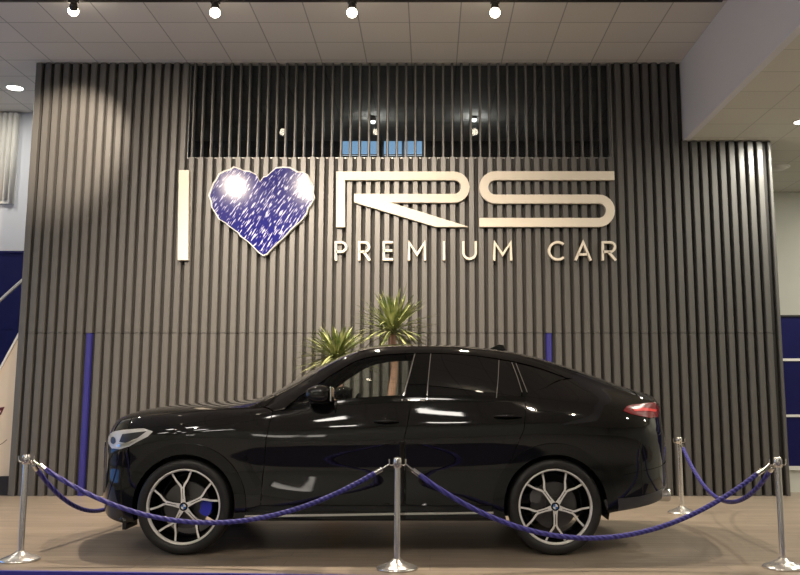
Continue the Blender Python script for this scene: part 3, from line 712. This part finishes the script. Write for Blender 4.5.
# fender, doors, quarter panel
afr = arcxz(XF, RA, aS, 180 - aS)
fend = [(-2.42, afr[-1][1]), (-2.43, 3.5), (-2.47, 5.0), (-2.47, 5.55)] + [(x, 5.55) for x in (-2.2, -1.9, -1.6, -1.38)] + sh(s1, -G) + afr
both_sides('front_fender', M['car_paint'], [fend])
fdoor = sh(s1, G) + sh(S2[::-1], -G) + [(S2[0][0] - G, 5.0)] + [(S2[0][0] - .4, 5.0), (-.9, 5.0), (-1.15, 5.0)]
fd = both_sides('front_door', M['car_paint'], [fdoor])
rdoor = sh(S2, G) + sh(S3[::-1], -G) + [(S3[0][0] - G, 5.0), (.4, 5.0), (.1, 5.0), (S2[0][0] + G, 5.0)]
rd = both_sides('rear_door', M['car_paint'], [rdoor])
arr = arcxz(XRR, RA, aS, 180 - aS)
dlo_low = [(521, 401.5), (526.5, 394.5), (546, 387.5), (567, 379.5), (573, 379)]
qp = sh(S3, G) + arr[::-1] + [(XRR + RA + .005, arr[0][1]), (1.56, 2.6), (1.75, 2.75), (1.96, 2.88), (1.96, 4.0), (1.96, 5.0), (1.96, 6.5), (1.8, 6.5), (1.5, 6.5), (1.27, 6.5)] + [U(*p) for p in dlo_low[::-1]]
both_sides('rear_quarter_panel', M['car_paint'], [qp])
# pillars and cant rail around the side windows
dlo_top = [(289, 404.5), (300, 395.5), (330, 375.5), (352, 362.5), (366, 357.5), (381, 354.8), (400, 353.4), (431, 352.9), (470, 354.9), (512, 361), (540, 368), (566, 377.5), (573, 379)]
pil = [(-1.36, 5.58), (-1.33, 6.0), (-1.28, 6.5), (-1.0, 6.5), (-.5, 6.5), (0, 6.5), (.6, 6.5), (1.0, 6.5), (1.27, 6.5)] + [U(*p) for p in dlo_top[::-1]] + [U(283, 409.5), U(274, 411.5)]
both_sides('roof_side_rail', M['car_paint'], [pil])
# centre panels, both halves in one mesh
panel('hood', M['car_paint'], [[(-2.885, 5.56), (-2.5, 5.56), (-2.2, 5.56), (-1.9, 5.56), (-1.6, 5.56), (-1.38, 5.56), (-1.34, 6.0), (-1.29, 6.5), (-1.40, 7.3), (-1.5, 8), (-2.89, 8)]], both=True)
panel('windshield', M['tinted'], [[(-1.27, 6.5), (-.56, 6.5), (-.63, 7.2), (-.68, 8), (-1.5, 8), (-1.39, 7.3)]], both=True, off=-.004)
panel('roof', M['car_paint'], [[(-.55, 6.51), (0, 6.51), (.82, 6.51), (.74, 7.2), (.70, 8), (-.67, 8), (-.62, 7.2)]], both=True)
panel('rear_window', M['tinted'], [[(.84, 6.51), (1.76, 6.51), (1.72, 8), (.715, 8), (.76, 7.2)]], both=True, off=-.004)
panel('tailgate', M['car_paint'], [[(1.77, 6.5), (1.96, 6.5), (1.99, 5.6), (2.02, 4.0), (2.035, 2.9), (2.075, 2.9), (2.08, 8), (1.735, 8)]], both=True)
panel('rear_spoiler', M['gloss_black'], [[(1.93, 5.9), (2.00, 5.9), (2.02, 8), (1.93, 8)]], both=True, off=.012, rim=.02)
panel('front_bumper', M['car_paint'], [[(-2.895, 0.3), (-2.6, .0), (-2.425, 0.0), (-2.43, 1.5), (-2.44, 3.5), (-2.477, 5.0), (-2.477, 5.55), (-2.7, 5.55), (-2.885, 5.55)]], both=True, gx=.025)
both_sides('rear_bumper_corner', M['car_paint'], [[(1.555, 2.58), (XRR + RA + .005, arr[0][1] + .05), (1.45, .3), (1.6, .3), (2.0, .3), (2.08, .3), (2.08, 2.8), (1.96, 2.86), (1.75, 2.73)]], gx=.025)
both_sides('bumper_skirt', M['grey_trim'], [[U(604, 500), U(613, 499), U(640, 496.5), U(655, 492), U(664, 486), (2.03, s_of_z(2.03, .60)), (2.03, .5), (1.98, .4), (1.75, .35), (1.46, .35)]], off=.008, rim=.03)
both_sides('tail_quarter', M['car_paint'], [[(1.96, 2.9), (2.032, 2.9), (2.017, 4.0), (1.987, 5.6), (1.96, 6.5)]])
sill = [(XF + RA + .02, .2), (XRR - RA - .02, .2), ZX(XRR - RA - .01, zs - .004), ZX(-.4, zs - .004), ZX(XF + RA + .01, zs - .004)]
both_sides('side_sill', M['gloss_black'], [sill], off=.004)
strip = [U(240, 515.2), U(330, 513.8), U(405, 512.6), U(500, 511.4), U(500, 513.4), U(405, 514.8), U(330, 516.0), U(240, 517.4)]
both_sides('sill_trim', M['chrome'], [strip], off=.012, rim=.012, label='thin bright strip along the sill')
# wheel arch cladding and wells
for cx in (XF, XRR):
    a0, a1 = -16, 196
    ring = arcxz(cx, RA + .075, a0, a1) + arcxz(cx, RA - .012, a1, a0)
    both_sides('wheel_arch_trim', M['gloss_black'], [ring], off=.014, rim=.10)
    for sd in (-1, 1):
        w = MB(); n = 24; r = RA + .015
        prof = [(cx - CAR_O[0] + r * math.cos(PI * k / n * 1.16 - .25), ZW + r * math.sin(PI * k / n * 1.16 - .25)) for k in range(n + 1)]
        vs_ = [(p[0], sd * .93, p[1]) for p in prof] + [(p[0], sd * .50, p[1]) for p in prof]
        w.add(vs_, [(k, k + 1, k + n + 2, k + n + 1) for k in range(n)], 0, True)
        w.add([(p[0], sd * .50, p[1]) for p in prof], [tuple(range(n + 1))])
        w.build('wheel_well', M['black'], car)
# underbody
rbox(-2.35, 1.30, -.50, .50, .24, .38, 'underbody', M['black'], car, .02, (CAR_O[0], 0, 0))
rbox(-1.50, .52, -.93, .93, .26, .40, 'floor_pan', M['black'], car, .02, (CAR_O[0], 0, 0))
w = MB(); w.box(-2.47, -2.44, -.90, -.62, .19, .40); w.box(-2.47, -2.44, .62, .90, .19, .40)
w.build('air_dam', M['satin_black'], car, (CAR_O[0], 0, 0))
# nose: kidney grilles, plate
w = MB()
for x, lo_, hi_ in ((-2.885, .02, 8.0), (2.075, .3, 8.0)):
    l = [SP(x, lo_ + (hi_ - lo_) * k / 40) for k in range(41)]
    ring = [(p.x, p.y, p.z) for p in l] + [(p.x, -p.y, p.z) for p in l[-2::-1]]
    cc = (x, 0, sum(p[2] for p in ring) / len(ring)); n = len(ring)
    fs = [(k, (k + 1) % n, n) for k in range(n)]
    w = MB(); w.add(ring + [cc], fs if x > 0 else [f[::-1] for f in fs]); w.build('grille_surround' if x < 0 else 'rear_bumper', M['gloss_black'], car, (CAR_O[0], 0, 0))

for sd in (-1, 1):
    w = MB(); pts = [(.02, .62), (.30, .63), (.34, .74), (.31, .84), (.04, .86), (.015, .74)]
    n = len(pts)
    nx_ = lambda y: float(np.interp(-y, -Wd[:60][::-1], GX[:60][::-1])) + .006
    w.tube([(nx_(p[0]), sd * p[0], p[1]) for p in pts + pts[:1]], .014, 8)
    for k in range(7): w.tube([(nx_(.05 + k * .038), sd * (.05 + k * .038), .64), (nx_(.05 + k * .038), sd * (.05 + k * .038), .84)], .007, 6)
    w.build('kidney_grille', M['gloss_black'], car, (CAR_O[0], 0, 0))
# bumper side intake
both_sides('air_curtain', M['gloss_black'], [[U(120, 463), U(129, 462), U(131, 500), U(122, 500)]], off=.002, rim=.006)
# head and tail lamps
hl = [(108.6, 441), (109.3, 435.5), (114, 431.8), (122, 430.2), (133, 429.2), (144, 428.6), (153, 431.5), (148, 436.5), (139, 441), (129, 446.5), (120, 449.2), (112, 448.2)]
for o_ in both_sides('headlight', M['lens'], [[U(*p) for p in hl]], off=.004, rim=.03, gx=.02, gs=.1, label='bright glossy headlight'):
    sd = -1 if o_.name == 'headlight' else 1
    panel('bezel', M['lens_dark'], [[U(*p) for p in ((123, 434.5), (147, 431.5), (138, 438), (126, 443), (120, 442))]], off=.009, rim=.004, gx=.02, side=sd, parent=o_)
    panel('projector', M['lens_dark'], [[U(113.8 + 2.4 * math.cos(a), 440.5 + 3.6 * math.sin(a)) for a in [2 * PI * k / 14 for k in range(14)][::-1]]], off=.009, rim=.004, gx=.02, side=sd, parent=o_)
    panel('light_bar', M['chrome'], [[U(*p) for p in ((118, 445), (128, 442.5), (137, 438.5), (137, 440), (128, 444.5), (119, 447))]], off=.012, rim=.004, gx=.02, side=sd, parent=o_)
tl = [(623, 411), (626.5, 406.5), (640, 404.3), (652, 402.8), (658.5, 406), (660.5, 413), (657, 417.5), (650, 418.3), (640, 416.2), (631, 414.2)]
for o_ in both_sides('tail_light', M['tail'], [[U(*p) for p in tl]], off=.006, rim=.03, gx=.02, gs=.1, label='red wraparound tail light'):
    sd = -1 if o_.name == 'tail_light' else 1
    panel('light_bar', M['tail_lit'], [[U(*p) for p in ((632, 409.5), (645, 408.2), (656, 409.8), (655, 411.8), (645, 411.4), (634, 411.8))]], off=.010, rim=.004, gx=.02, side=sd, parent=o_)
# glazing
g1 = [(290, 404.2), (300, 396.3), (330, 376.3), (352, 363.3), (366, 358.2), (381, 355.5), (400, 354.2), (414.5, 353.8), (409, 376), (401.5, 402), (345, 404.4)]
g1 = [U(*p) for p in g1]
both_sides('front_side_window', M['glass'], [g1], off=-.006, rim=0)
both_sides('b_pillar', M['gloss_black'], [[U(*p) for p in ((415.3, 353.6), (430.3, 353.4), (428, 376), (426, 402), (402.4, 402))]], off=-.001, rim=.02)
both_sides('rear_side_window', M['tinted'], [[U(*p) for p in ((431.3, 353.4), (450, 353.9), (470, 355.4), (498.5, 359.4), (497.5, 380), (496, 401.4), (460, 401.8), (427, 402))]], off=-.004, rim=.02)
both_sides('fixed_rear_pane', M['tinted'], [[U(*p) for p in ((499.5, 359.7), (510.8, 361.4), (516.5, 376), (521.5, 393.5), (520, 401.2), (497, 401.4), (498.5, 380))]], off=-.004, rim=.02)
both_sides('c_pillar', M['gloss_black'], [[U(*p) for p in ((511.8, 361.7), (515.4, 362.6), (527.3, 393.8), (521.5, 401), (522.5, 393.5))]], off=.001, rim=.02)
both_sides('quarter_window', M['tinted'], [[U(*p) for p in ((516.4, 363), (540, 369), (566, 378), (546, 386.8), (528.2, 393.8))]], off=-.004, rim=.02)
def thin(pts, w_, name='window_glint', m=None):  # bright strips imitate light reflections along the gloss black window edges
    a = [U(*p) for p in pts]; l = [U(p[0] - w_ / 2, p[1]) for p in pts]; r = [U(p[0] + w_ / 2, p[1]) for p in pts]
    return both_sides(name, m or M['chrome'], [l[::-1] + r], off=.005, rim=.006, gx=.3, gs=1.2)
thin([(414.8, 354.2), (409.2, 376), (402, 401)], 1.1)
thin([(430.8, 354), (428.6, 376), (426.6, 400)], .8)
thin([(498.9, 360.4), (498, 380), (496.4, 398)], .8)
thin([(511.6, 362.5), (517.2, 377), (522.0, 392.5)], .9)
thin([(515.8, 363.5), (521.5, 378), (527.2, 392.5)], .9)
# belt line moulding
both_sides('belt_moulding', M['gloss_black'], [[(x, 5.0) for x in (-1.15, -.9, -.5, 0, .4, .78)] + [(x, 5.13) for x in (.78, .4, 0, -.5, -.9, -1.13)]], off=.003, rim=.02)
# door handles
for grp, (c, cyy, n_) in ((fd, (386.5, 422.5, 12)), (rd, (508, 417.5, 13.5))):
    for o_, sd in zip(grp, (-1, 1)):
        panel('handle_recess', M['gloss_black'], [[U(c + n_ * math.cos(a), cyy + 4.6 * math.sin(a)) for a in [2 * PI * k / 24 for k in range(24)][::-1]]], off=.002, rim=.004, side=sd, parent=o_)
        w = MB(); q = [U(c - n_ + 2 * n_ * k / 10, cyy - .6) for k in range(11)]
        pp = []
        for k, a in enumerate(q):
            p = SP(*a) + SN(*a) * (.012 + .028 * math.sin(PI * k / 10) ** .6); pp.append((p.x - CAR_O[0], p.y * (-1 if sd > 0 else 1), p.z))
        w.tube(pp, [.007 + .008 * math.sin(PI * k / 10) for k in range(11)], 10); w.build('door_handle', M['car_paint'], o_)
# mirrors
for o_, sd in zip(fd, (-1, 1)):
    p = SP(*U(318, 393)); y_ = -(abs(p.y) + .13)
    bm = bmesh.new(); bmesh.ops.create_uvsphere(bm, u_segments=24, v_segments=16, radius=1)
    for v in bm.verts:
        x_, yy, z_ = v.co
        f_ = lambda a, e: math.copysign(abs(a) ** e, a)
        x_, yy, z_ = f_(x_, .75), f_(yy, .6), f_(z_, .75)
        tp = 1 - .25 * max(0, -x_)
        v.co = (x_ * .105, yy * .125, z_ * .078 * tp)
    for f in bm.faces: f.smooth = True
    me = bpy.data.meshes.new('mirror'); bm.to_mesh(me); bm.free(); me.materials.append(M['car_paint'])
    mo = bpy.data.objects.new('mirror', me); C.objects.link(mo); mo.parent = o_
    mx_, mz_ = at(319, 394.5, YC + y_)
    mo.location = (mx_ - CAR_O[0], y_ * (-1 if sd > 0 else 1), mz_)
    w = MB(); w.box(.100, .112, -.10, .10, -.055, .06); gl_ = w.build('mirror_glass', M['chrome'], mo, bevel=.004)
    w = MB(); sy_ = 1 if sd < 0 else -1
    w.tube([(.0, sy_ * .05, -.05), (.02, sy_ * .13, -.09), (.03, sy_ * .17, -.10)], [.03, .03, .035], 10); w.build('mirror_arm', M['gloss_black'], mo)
# roof fin, exhaust
w = MB(); w.prism([(.50, .0), (.70, .0), (.68, .05), (.64, .058)], -.02, .02)
zf = bil(SZg, .6, 8) - .01
w.v = [(v[0], v[1], v[2] + zf) for v in w.v]
w.build('antenna_fin', M['car_paint'], car, (CAR_O[0], 0, 0), bevel=.006)
for sd in (-1, 1):
    ex, ez = at(667.5, 495, YC - .66); w = MB()
    n = 20; pr = []
    for xx, k in ((-.16, .9), (.0, 1), (.012, .96), (.0, .80), (-.06, .78)):
        pr.append([(ex + xx - CAR_O[0], sd * .64 + .085 * k * math.cos(2 * PI * q / n), ez + .055 * k * math.sin(2 * PI * q / n)) for q in range(n)])
    for a in range(4):
        w.add(pr[a] + pr[a + 1], [(q, (q + 1) % n, n + (q + 1) % n, n + q) for q in range(n)], 0, True)
    w.add(pr[4], [tuple(range(n))])
    w.build('exhaust_tip', M['chrome'], car)
# side vent behind the front wheel
both_sides('side_vent', M['gloss_black'], [[U(241, 458), U(246, 456), U(262, 484), U(256, 487)]], off=.004, rim=.008)
# cabin
w = MB(); w.box(-1.35, 1.0, -.78, .78, .38, .46); w.box(.30, .36, -.80, .80, .40, 1.16); w.box(-.36, -.25, -.12, .12, .4, .85)
w.build('cabin_floor', M['interior'], car, (CAR_O[0], 0, 0))
w = MB(); w.prism([(-1.40, .5), (-.98, .6), (-.86, .95), (-.90, 1.12), (-1.05, 1.19), (-1.40, 1.16)], -.80, .80); w.build('dashboard', M['interior'], car, (CAR_O[0], 0, 0), bevel=.02)
for sd in (-1, 1):
    y_ = sd * .38; ox = (CAR_O[0], 0, 0)
    w = MB(); w.prism([(-.72, .48), (-.12, .48), (-.10, .62), (-.70, .68)], y_ - .25, y_ + .25); st = w.build('seat', M['leather'], car, ox, bevel=.05)
    w = MB(); w.prism([(-.22, .58), (-.04, .55), (.20, 1.20), (.13, 1.27), (.06, 1.24)], y_ - .24, y_ + .24); w.build('seat_back', M['leather'], st, ox, bevel=.05)
    w = MB(); w.prism([(.09, 1.26), (.19, 1.24), (.22, 1.44), (.12, 1.45)], y_ - .13, y_ + .13); w.build('headrest', M['leather'], st, ox, bevel=.035)
w = MB()
cs, sn = math.cos(math.radians(65)), math.sin(math.radians(65))
wc = (-.70, -.38, 1.09)
circ = [(wc[0] - CAR_O[0] + .185 * math.sin(a) * (1 - sn), wc[1] + .185 * math.cos(a), wc[2] + .185 * math.sin(a) * sn) for a in [2 * PI * k / 32 for k in range(33)]]
circ = [(wc[0] - CAR_O[0] + .185 * math.sin(a) * cs, c_[1], wc[2] + .185 * math.sin(a) * sn) for a, c_ in zip([2 * PI * k / 32 for k in range(33)], circ)]
w.tube(circ, .016, 8, 0, False); c0_ = (wc[0] - CAR_O[0], wc[1], wc[2])
for a in (0, PI, -PI / 2): w.tube([c0_, (c0_[0] + .18 * math.sin(a) * cs, c0_[1] + .18 * math.cos(a), c0_[2] + .18 * math.sin(a) * sn)], .018, 8)
w.tube([c0_, (c0_[0] - .22, c0_[1], c0_[2] - .08)], .035, 10)
w.build('steering_wheel', M['interior'], car)

# wheels
def wheel(cx, sd, phase, front):
    tw = .275
    yo = sd * .838
    t = None
    w = MB()
    pr = [(.292, -.118), (.300, -.128), (.318, -.136), (.340, -.1375), (.358, -.132), (.369, -.118), (.375, -.098), (.376, -.06), (.376, -.055), (.370, -.053), (.370, -.045), (.376, -.043), (.376, 0), (.370, .002), (.370, .01), (.376, .012), (.376, .07), (.375, .098), (.369, .118), (.358, .132), (.318, .136), (.292, .118), (.286, .0)]
    f = 1 if sd < 0 else -1
    w.lathe([(r, h * f) for r, h in pr], (0, 0, 0), 64, 'Y', closed=True)
    wh = w.build('wheel', M['tyre'], car); wh.location = (cx - CAR_O[0], yo, ZW)
    rim = MB()
    yf = -.118 * f
    ln = [(.298, yf), (.295, yf - .008 * f), (.286, yf - .008 * f), (.280, yf + .004 * f), (.278, yf + .02 * f)]
    rim.lathe(ln, n=64, axis='Y', mi=0)
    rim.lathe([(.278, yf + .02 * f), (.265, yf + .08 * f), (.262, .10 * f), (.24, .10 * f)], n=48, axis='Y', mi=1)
    def dish(r): return yf + .016 * f - f * .012 * math.cos(min(1, r / .28) * PI)
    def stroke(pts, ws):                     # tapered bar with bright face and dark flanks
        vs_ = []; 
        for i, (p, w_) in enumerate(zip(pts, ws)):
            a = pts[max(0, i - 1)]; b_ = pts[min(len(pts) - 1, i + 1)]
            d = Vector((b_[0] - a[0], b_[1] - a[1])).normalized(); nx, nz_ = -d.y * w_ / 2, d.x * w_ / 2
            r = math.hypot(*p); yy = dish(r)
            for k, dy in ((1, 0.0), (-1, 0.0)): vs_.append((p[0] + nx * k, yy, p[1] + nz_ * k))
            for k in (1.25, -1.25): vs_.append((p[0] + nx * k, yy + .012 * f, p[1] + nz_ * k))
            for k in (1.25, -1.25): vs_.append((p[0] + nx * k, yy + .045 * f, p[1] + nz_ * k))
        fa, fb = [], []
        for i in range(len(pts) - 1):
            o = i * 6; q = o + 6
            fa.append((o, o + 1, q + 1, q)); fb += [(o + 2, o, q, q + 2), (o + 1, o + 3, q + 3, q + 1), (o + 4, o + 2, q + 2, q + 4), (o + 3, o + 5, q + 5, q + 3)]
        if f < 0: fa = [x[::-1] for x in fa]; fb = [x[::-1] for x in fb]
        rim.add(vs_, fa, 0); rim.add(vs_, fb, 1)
    pol = lambda r, a: (r * math.cos(a), r * math.sin(a))
    for k in range(5):
        a = math.radians(phase + 72 * k)
        for q in (-1, 1): stroke([(pol(r_, a)[0] - q * o_ * math.sin(a), pol(r_, a)[1] + q * o_ * math.cos(a)) for r_, o_ in ((.03, .011), (.09, .0085), (.150, .0095))], [.018, .0125, .014])
        stroke([pol(.02, a), pol(.06, a)], [.045, .024])
        for q in (-1, 1):
            stroke([pol(.140, a + q * .03), pol(.168, a + q * .10), pol(.215, a + q * .225), pol(.284, a + q * .285)], [.015, .018, .0155, .017])
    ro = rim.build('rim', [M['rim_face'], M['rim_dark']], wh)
    w = MB(); w.lathe([(0, dish(0) - .004 * f), (.020, dish(0) - .004 * f), (.034, dish(0) + .001 * f), (.036, dish(0) + .03 * f)], n=24, axis='Y'); cap = w.build('centre_cap', M['rim_dark'], ro)
    em = MB()
    for k in range(4):
        pts = [(0, 0)] + [pol(.021, PI / 2 * k + PI / 2 * j / 6) for j in range(7)]
        em.add([(p[0], dish(0) - .0055 * f, p[1]) for p in pts], [tuple(range(8)) if f > 0 else tuple(range(8))[::-1]], k % 2)
    cap.data.materials.append(M['roundel_white']); cap.data.materials.append(M['roundel_blue'])
    base = len(cap.data.vertices); bm = bmesh.new(); bm.from_mesh(cap.data)
    nv = [bm.verts.new(v) for v in em.v]
    for fc_, mi_ in zip(em.f, em.m): ff = bm.faces.new([nv[i] for i in fc_]); ff.material_index = 1 + mi_
    bm.to_mesh(cap.data); bm.free()
    w = MB(); w.lathe([(.06, -.015 * f), (.185, -.015 * f), (.185, .012 * f), (.06, .012 * f)], n=48, axis='Y', closed=True, smooth=False); w.lathe([(0, -.03 * f), (.07, -.03 * f)], n=32, axis='Y', smooth=False); w.lathe([(.07, -.03 * f), (.075, .01 * f)], n=32, axis='Y'); dsc = w.build('brake_disc', M['disc'], wh)
    w = MB(); am = math.radians(-6 if front else 150)
    pts = [pol(.120, am - .30), pol(.150, am - .38), pol(.198, am - .34), pol(.210, am - .16), pol(.212, am), pol(.210, am + .16), pol(.198, am + .34), pol(.150, am + .38), pol(.120, am + .30), pol(.124, am)]
    ya, yb = (-.055 * f, .04 * f); w.prism(pts, min(ya, yb), max(ya, yb)); w.build('brake_caliper', M['caliper_blue'] if front else M['caliper_grey'], wh, bevel=.008)
for cx, ph, fr_ in ((XF, 97, True), (XRR, 54, False)):
    for sd in (-1, 1): wheel(cx, sd, ph if sd < 0 else 180 - ph, fr_)

# ================================================================== POSTS, ROPES
def post(x, y, label, hz=.80):
    t = thing('rope_post', label, 'stanchion', (x, y, 0), 'polished rope posts around the car')
    w = MB(); w.lathe([(0, 0), (.150, 0), (.152, .010), (.138, .022), (.09, .038), (.045, .058), (.028, .075), (0, .075)], n=40); w.build('base', M['steel'], t)
    w = MB(); w.lathe([(.024, .05), (.0235, hz - .055)], n=24); w.build('pole', M['steel'], t)
    w = MB(); w.lathe([(.024, hz - .075), (.032, hz - .073), (.032, hz - .018), (.029, hz - .012), (.029, hz - .004), (.02, hz), (0, hz)], n=24); cpart = w.build('collar', M['steel'], t)
    for k in range(4):
        a = PI / 2 * k
        w = MB(); c, s = math.cos(a), math.sin(a)
        w.tube([(c * r, s * r, z) for r, z in ((.028, hz - .055), (.052, hz - .058), (.062, hz - .045), (.062, hz - .012))], .0055, 8); w.build('hook', M['chrome'], cpart)
    return t
HZ = .80
def fpt(px, py): return floor_at(px, py)
pL, pC, pR, pB = fpt(20, 560.5), fpt(397, 569), fpt(783.5, 568), fpt(682, 513)
pBL = (-2.85, 9.68)
post(*pL, 'polished rope post at the front left corner of the platform')
post(*pC, 'polished rope post in the middle, in front of the car doors')
post(*pR, 'polished rope post at the front right corner of the platform')
post(*pB, 'polished rope post behind the car tail near the slatted wall')
post(*pBL, 'rope post hidden behind the car nose')
def rope(a, b_, sag, label, za=HZ - .05, zb_=HZ - .05, n=36):
    d = Vector((b_[0] - a[0], b_[1] - a[1], 0)).normalized()
    A = Vector((a[0], a[1], za)) + d * .062; B = Vector((b_[0], b_[1], zb_)) - d * .062
    pts = [A.lerp(B, i / n) - Vector((0, 0, sag * (1 - (2 * i / n - 1) ** 2))) for i in range(n + 1)]
    mid_ = pts[n // 2]
    w = MB(); w.tube(pts[1:-1], .0185, 12)
    o = w.build('barrier_rope', M['rope'], None, tuple(mid_))
    tag(o, label, 'rope', 'blue barrier ropes')
    for P0, P1, P2 in ((pts[0], pts[1], pts[2]), (pts[-1], pts[-2], pts[-3])):
        dr = (P2 - P0).normalized()
        w = MB(); w.tube([P1 - dr * .03, P1 + dr * .03], .020, 12); w.tube([P1 - dr * .03, P0 + Vector((0, 0, .0))], .007, 8)
        w.build('end_clip', M['chrome'], o, tuple(mid_))
rope(pL, pC, .445, 'blue rope hanging across the front wheel from the left corner post')
rope(pC, pR, .535, 'blue rope hanging across the rear wheel to the right corner post')
rope(pR, pB, .44, 'blue rope running back from the right corner post to the post behind the tail')
rope(pL, pBL, .54, 'dark blue rope running back from the left corner post behind the car nose')

# ================================================================== PLANTS
def yucca(px, py, Y, spread, n, hgt, label, seed, up=.25):
    rnd = random.Random(seed)
    x, z = at(px, py, Y)
    t = thing('potted_yucca', label, 'plant', (x, Y, 0), 'potted yuccas between the car and the wall')
    w = MB(); w.lathe([(0, 0), (.16, 0), (.22, .55), (.235, .60), (.205, .60), (.20, .54), (0, .54)], n=32); pt = w.build('planter', M['pot'], t)
    w = MB(); w.lathe([(0, .545), (.201, .545)], n=24); w.build('soil', M['soil'], pt)
    w = MB(); m_ = 12
    w.tube([(.02 * math.sin(i * .9), .015 * math.cos(i * .7), .52 + (z - .52) * i / m_) for i in range(m_ + 1)], [.05 - .010 * i / m_ + .004 * (i % 2) for i in range(m_ + 1)], 12); w.build('trunk', M['trunk'], t)
    w = MB()
    for k in range(n):
        a = rnd.uniform(0, 2 * PI); el = math.radians(rnd.uniform(-6, 76)); ln = hgt * rnd.uniform(.75, 1.08) * (1.0 if el > .5 else .92)
        droop = rnd.uniform(.12, .42) * (1.2 - el / 1.7)
        wd = rnd.uniform(.010, .017)
        h = Vector((math.cos(a), math.sin(a), 0)); sdv = Vector((-math.sin(a), math.cos(a), 0))
        base = Vector((0, 0, z - .03 + rnd.uniform(0, .10))); S = 7; vs_ = []
        for i in range(S + 1):
            q = i / S; r = ln * q * math.cos(el) * spread; zz = ln * (q * math.sin(el)) - droop * ln * q * q
            ww = wd * (.55 + 1.2 * q) * (1 - q) ** .6 * 1.2 if q < 1 else .0006
            c = base + h * r + Vector((0, 0, zz)); tw_ = sdv
            vs_ += [c - tw_ * ww, c + Vector((0, 0, -.25 * ww)), c + tw_ * ww]
        fs = []
        for i in range(S):
            o = i * 3; fs += [(o, o + 1, o + 4, o + 3), (o + 1, o + 2, o + 5, o + 4)]
        w.add(vs_, fs, 0, True)
    f = w.build('foliage', M['leaf'], t)
    return t
yucca(393, 333, 10.35, 1.25, 170, .56, 'taller green yucca with a reddish trunk rising above the car roof', 3)
yucca(337, 360, 9.75, 1.35, 210, .44, 'shorter bushy green yucca rising behind the car windshield', 5)

# ------------------------------------------------------------------ render look
w = bpy.data.worlds.new('world'); bpy.context.scene.world = w; w.use_nodes = True
w.node_tree.nodes['Background'].inputs[0].default_value = (.75, .82, 1, 1); w.node_tree.nodes['Background'].inputs[1].default_value = 0.02
vs = bpy.context.scene.view_settings; vs.view_transform = 'Standard'; vs.look = 'None'; vs.gamma = 1; vs.use_curve_mapping = False; vs.exposure = -0.12
